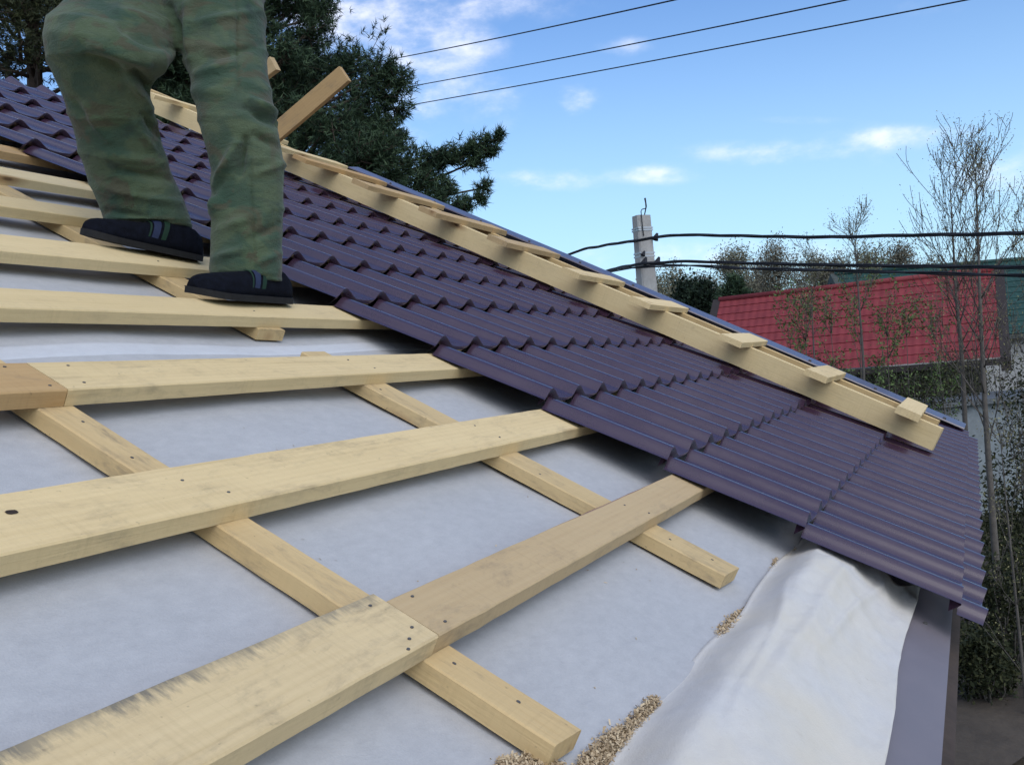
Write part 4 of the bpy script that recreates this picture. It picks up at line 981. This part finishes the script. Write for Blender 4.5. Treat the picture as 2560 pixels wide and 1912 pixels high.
bush(1738, 775, 46, 100, 120, 70, 'round dark evergreen bush left of the pointed spruce', DARKLEAF, 7000, .10)
# scrub between the gardens
for i, (px, py, D, w, h, lab) in enumerate([(2120, 1000, 20, 210, 110, 'olive scrub under the middle of the red eave'), (2300, 1000, 19, 230, 110, 'dense scrub below the right end of the red eave'), (1990, 965, 22, 170, 110, 'scrub showing just above the tiled verge'),
        (2540, 1330, 13, 190, 330, 'dark undergrowth beside the lower tile corner'), (2520, 1600, 11, 190, 380, 'dark undergrowth right of the drip edge'), (2470, 1720, 10, 150, 220, 'low green scrub beside the brown path'), (2400, 1010, 23, 160, 190, 'scrub behind the twin bare trunks'), (2590, 1120, 15, 160, 420, 'tall scrub at the right edge of the picture')]):
    bush(px, py, D, w, h, 80 + i, lab, DULL, 3400, .030, 'scrub_bush', 'scrub between the gardens')
def bare(path, D, seed, label, rad, nb, L, buds=2, leafm=None, leafn=0, tilt=1.1, zlo=.28):
    r = np.random.default_rng(seed); pts = [at(x, y, D) for x, y in path]; b0 = pts[0].copy(); b0[2] = GROUND; pts = [b0] + pts; P = curve3(pts, 40)
    root = empty('bare_tree', b0); T = TubeSet(6); T.add(P, [rad * .85 * (1 - .93 * (i / 39) ** .9) for i in range(40)]); T.build('trunk', M_bark_grey, root)
    B = TubeSet(3); tips = []
    for k in range(nb):
        f = zlo + (.99 - zlo) * (k + r.random()) / nb; i = int(f * 39); a = r.random() * 6.28; d = np.array([math.cos(a), math.sin(a), tilt + .5 * f]); d /= np.linalg.norm(d)
        grow(B, P[i], d, L * (1.1 - .75 * f) * (.7 + .5 * r.random()), max(.005, rad * .30 * (1.1 - f)), 2, r, tips, .5, .10, 4, (2, 4), .0034)
    B.build('branch', M_bark_grey, root)
    tips = np.array(tips); bud = np.repeat(tips, buds, 0) + r.normal(size=(len(tips) * buds, 3)) * .05
    child(tris('bud', leaf_quads(bud, .011, r), BUDM, n=4), root)
    bpy.data.objects[root.children[-1].name]['kind'] = 'stuff'
    tag(root, label, 'bare tree', 'thin bare trees between the roof and the neighbours'); return root
BUDM = leafmat('bud_scale', [(.14, .13, .06), (.22, .20, .09), (.30, .28, .14)], 3)
bare([(2425, 1300), (2405, 900), (2392, 760), (2382, 590), (2373, 430)], 11.5, 90, 'left of the twin tall bare trees in front of the red roof', .05, 26, 1.15, zlo=.42, tilt=1.15)
bare([(2490, 1400), (2468, 1100), (2454, 845), (2444, 570), (2439, 420)], 11.0, 91, 'right of the twin tall bare trees, with the thicker trunk', .062, 28, 1.2, zlo=.40, tilt=1.15)
bare([(2165, 1050), (2158, 900), (2148, 760), (2140, 640), (2137, 560)], 13, 92, 'thin bare sapling rising over the middle of the red roof', .034, 14, .7, zlo=.55)
bare([(2045, 1000), (2035, 880), (2030, 760), (2028, 620)], 14, 93, 'thinner bare sapling near the left part of the red roof', .028, 11, .6, zlo=.55)
bare([(2600, 1500), (2590, 1100), (2575, 800), (2560, 520)], 11.5, 94, 'bare tree at the right edge half cut by the frame', .045, 16, 1.0, zlo=.45)
bare([(2570, 1800), (2540, 1500), (2515, 1250), (2500, 1080)], 9.5, 95, 'low bare shrub stem over the brown path', .03, 12, .8, zlo=.15)
def sapling(px, ytop, ybot, D, seed, label):
    r = np.random.default_rng(seed); b = at(px, ybot, D); b[2] = GROUND; top = at(px, ytop, D); root = empty('leafy_sapling', b); T = TubeSet(4); tips = []
    P = curve3([b, (b + top) / 2 + r.normal(size=3) * .06, top], 14); T.add(P, [.02 * (1 - .85 * i / 13) for i in range(14)])
    for k in range(16):
        i = r.integers(7, 14); a = r.random() * 6.28; d = np.array([math.cos(a), math.sin(a), 1.5]); d /= np.linalg.norm(d); grow(T, P[i], d, .35 + .25 * r.random(), .006, 1, r, tips, .5, .1, 3, (2, 3), .003)
    T.build('stem', M_bark_grey, root); t = np.array(tips); c = np.repeat(t, 5, 0) + r.normal(size=(len(t) * 5, 3)) * .05
    child(tris('foliage', leaf_quads(c, .028, r), SHRUB, n=4), root); tag(root, label, 'sapling', 'young leafy saplings before the red roof')
for i, (px, yt, yb, lab) in enumerate([(2010, 770, 980, 'green sapling at the left before the red roof'), (2075, 800, 1000, 'short green sapling second from the left before the red roof'), (2150, 780, 1000, 'green sapling around the thin bare stem over the red roof'), (2215, 760, 1010, 'taller green sapling before the middle of the red roof'), (2265, 810, 1010, 'bushy green sapling left of the twin bare trees'), (2335, 830, 1010, 'low green sapling just left of the twin trunks'), (1975, 850, 985, 'lowest green sapling nearest the tiled verge')]):
    sapling(px, yt, yb, 15.0 + .3 * i, 110 + i, lab)
def undergrowth():
    r = np.random.default_rng(5); n = 26000; cs = []
    d = r.uniform(7.5, 30, n); px = r.uniform(2250, 2900, n); pts = np.array([at(x, 900, dd) for x, dd in zip(px, d)]); pts[:, 2] = GROUND + .35 * r.random(n) ** 2 * (1 + .8 * np.sin(pts[:, 0] * 1.3) * np.sin(pts[:, 1] * 1.7))
    keep = ~((pts[:, 0] < 4.6) & (pts[:, 1] > -1.9)) & (np.sin(pts[:, 0] * .9 + 1) * np.sin(pts[:, 1] * .8) > -.45)
    o = tris('undergrowth', leaf_quads(pts[keep], .05, r), DULL, n=4); tag(o, 'dead leaves and low weeds covering the ground beyond the eave', 'undergrowth', kind='stuff')
undergrowth()
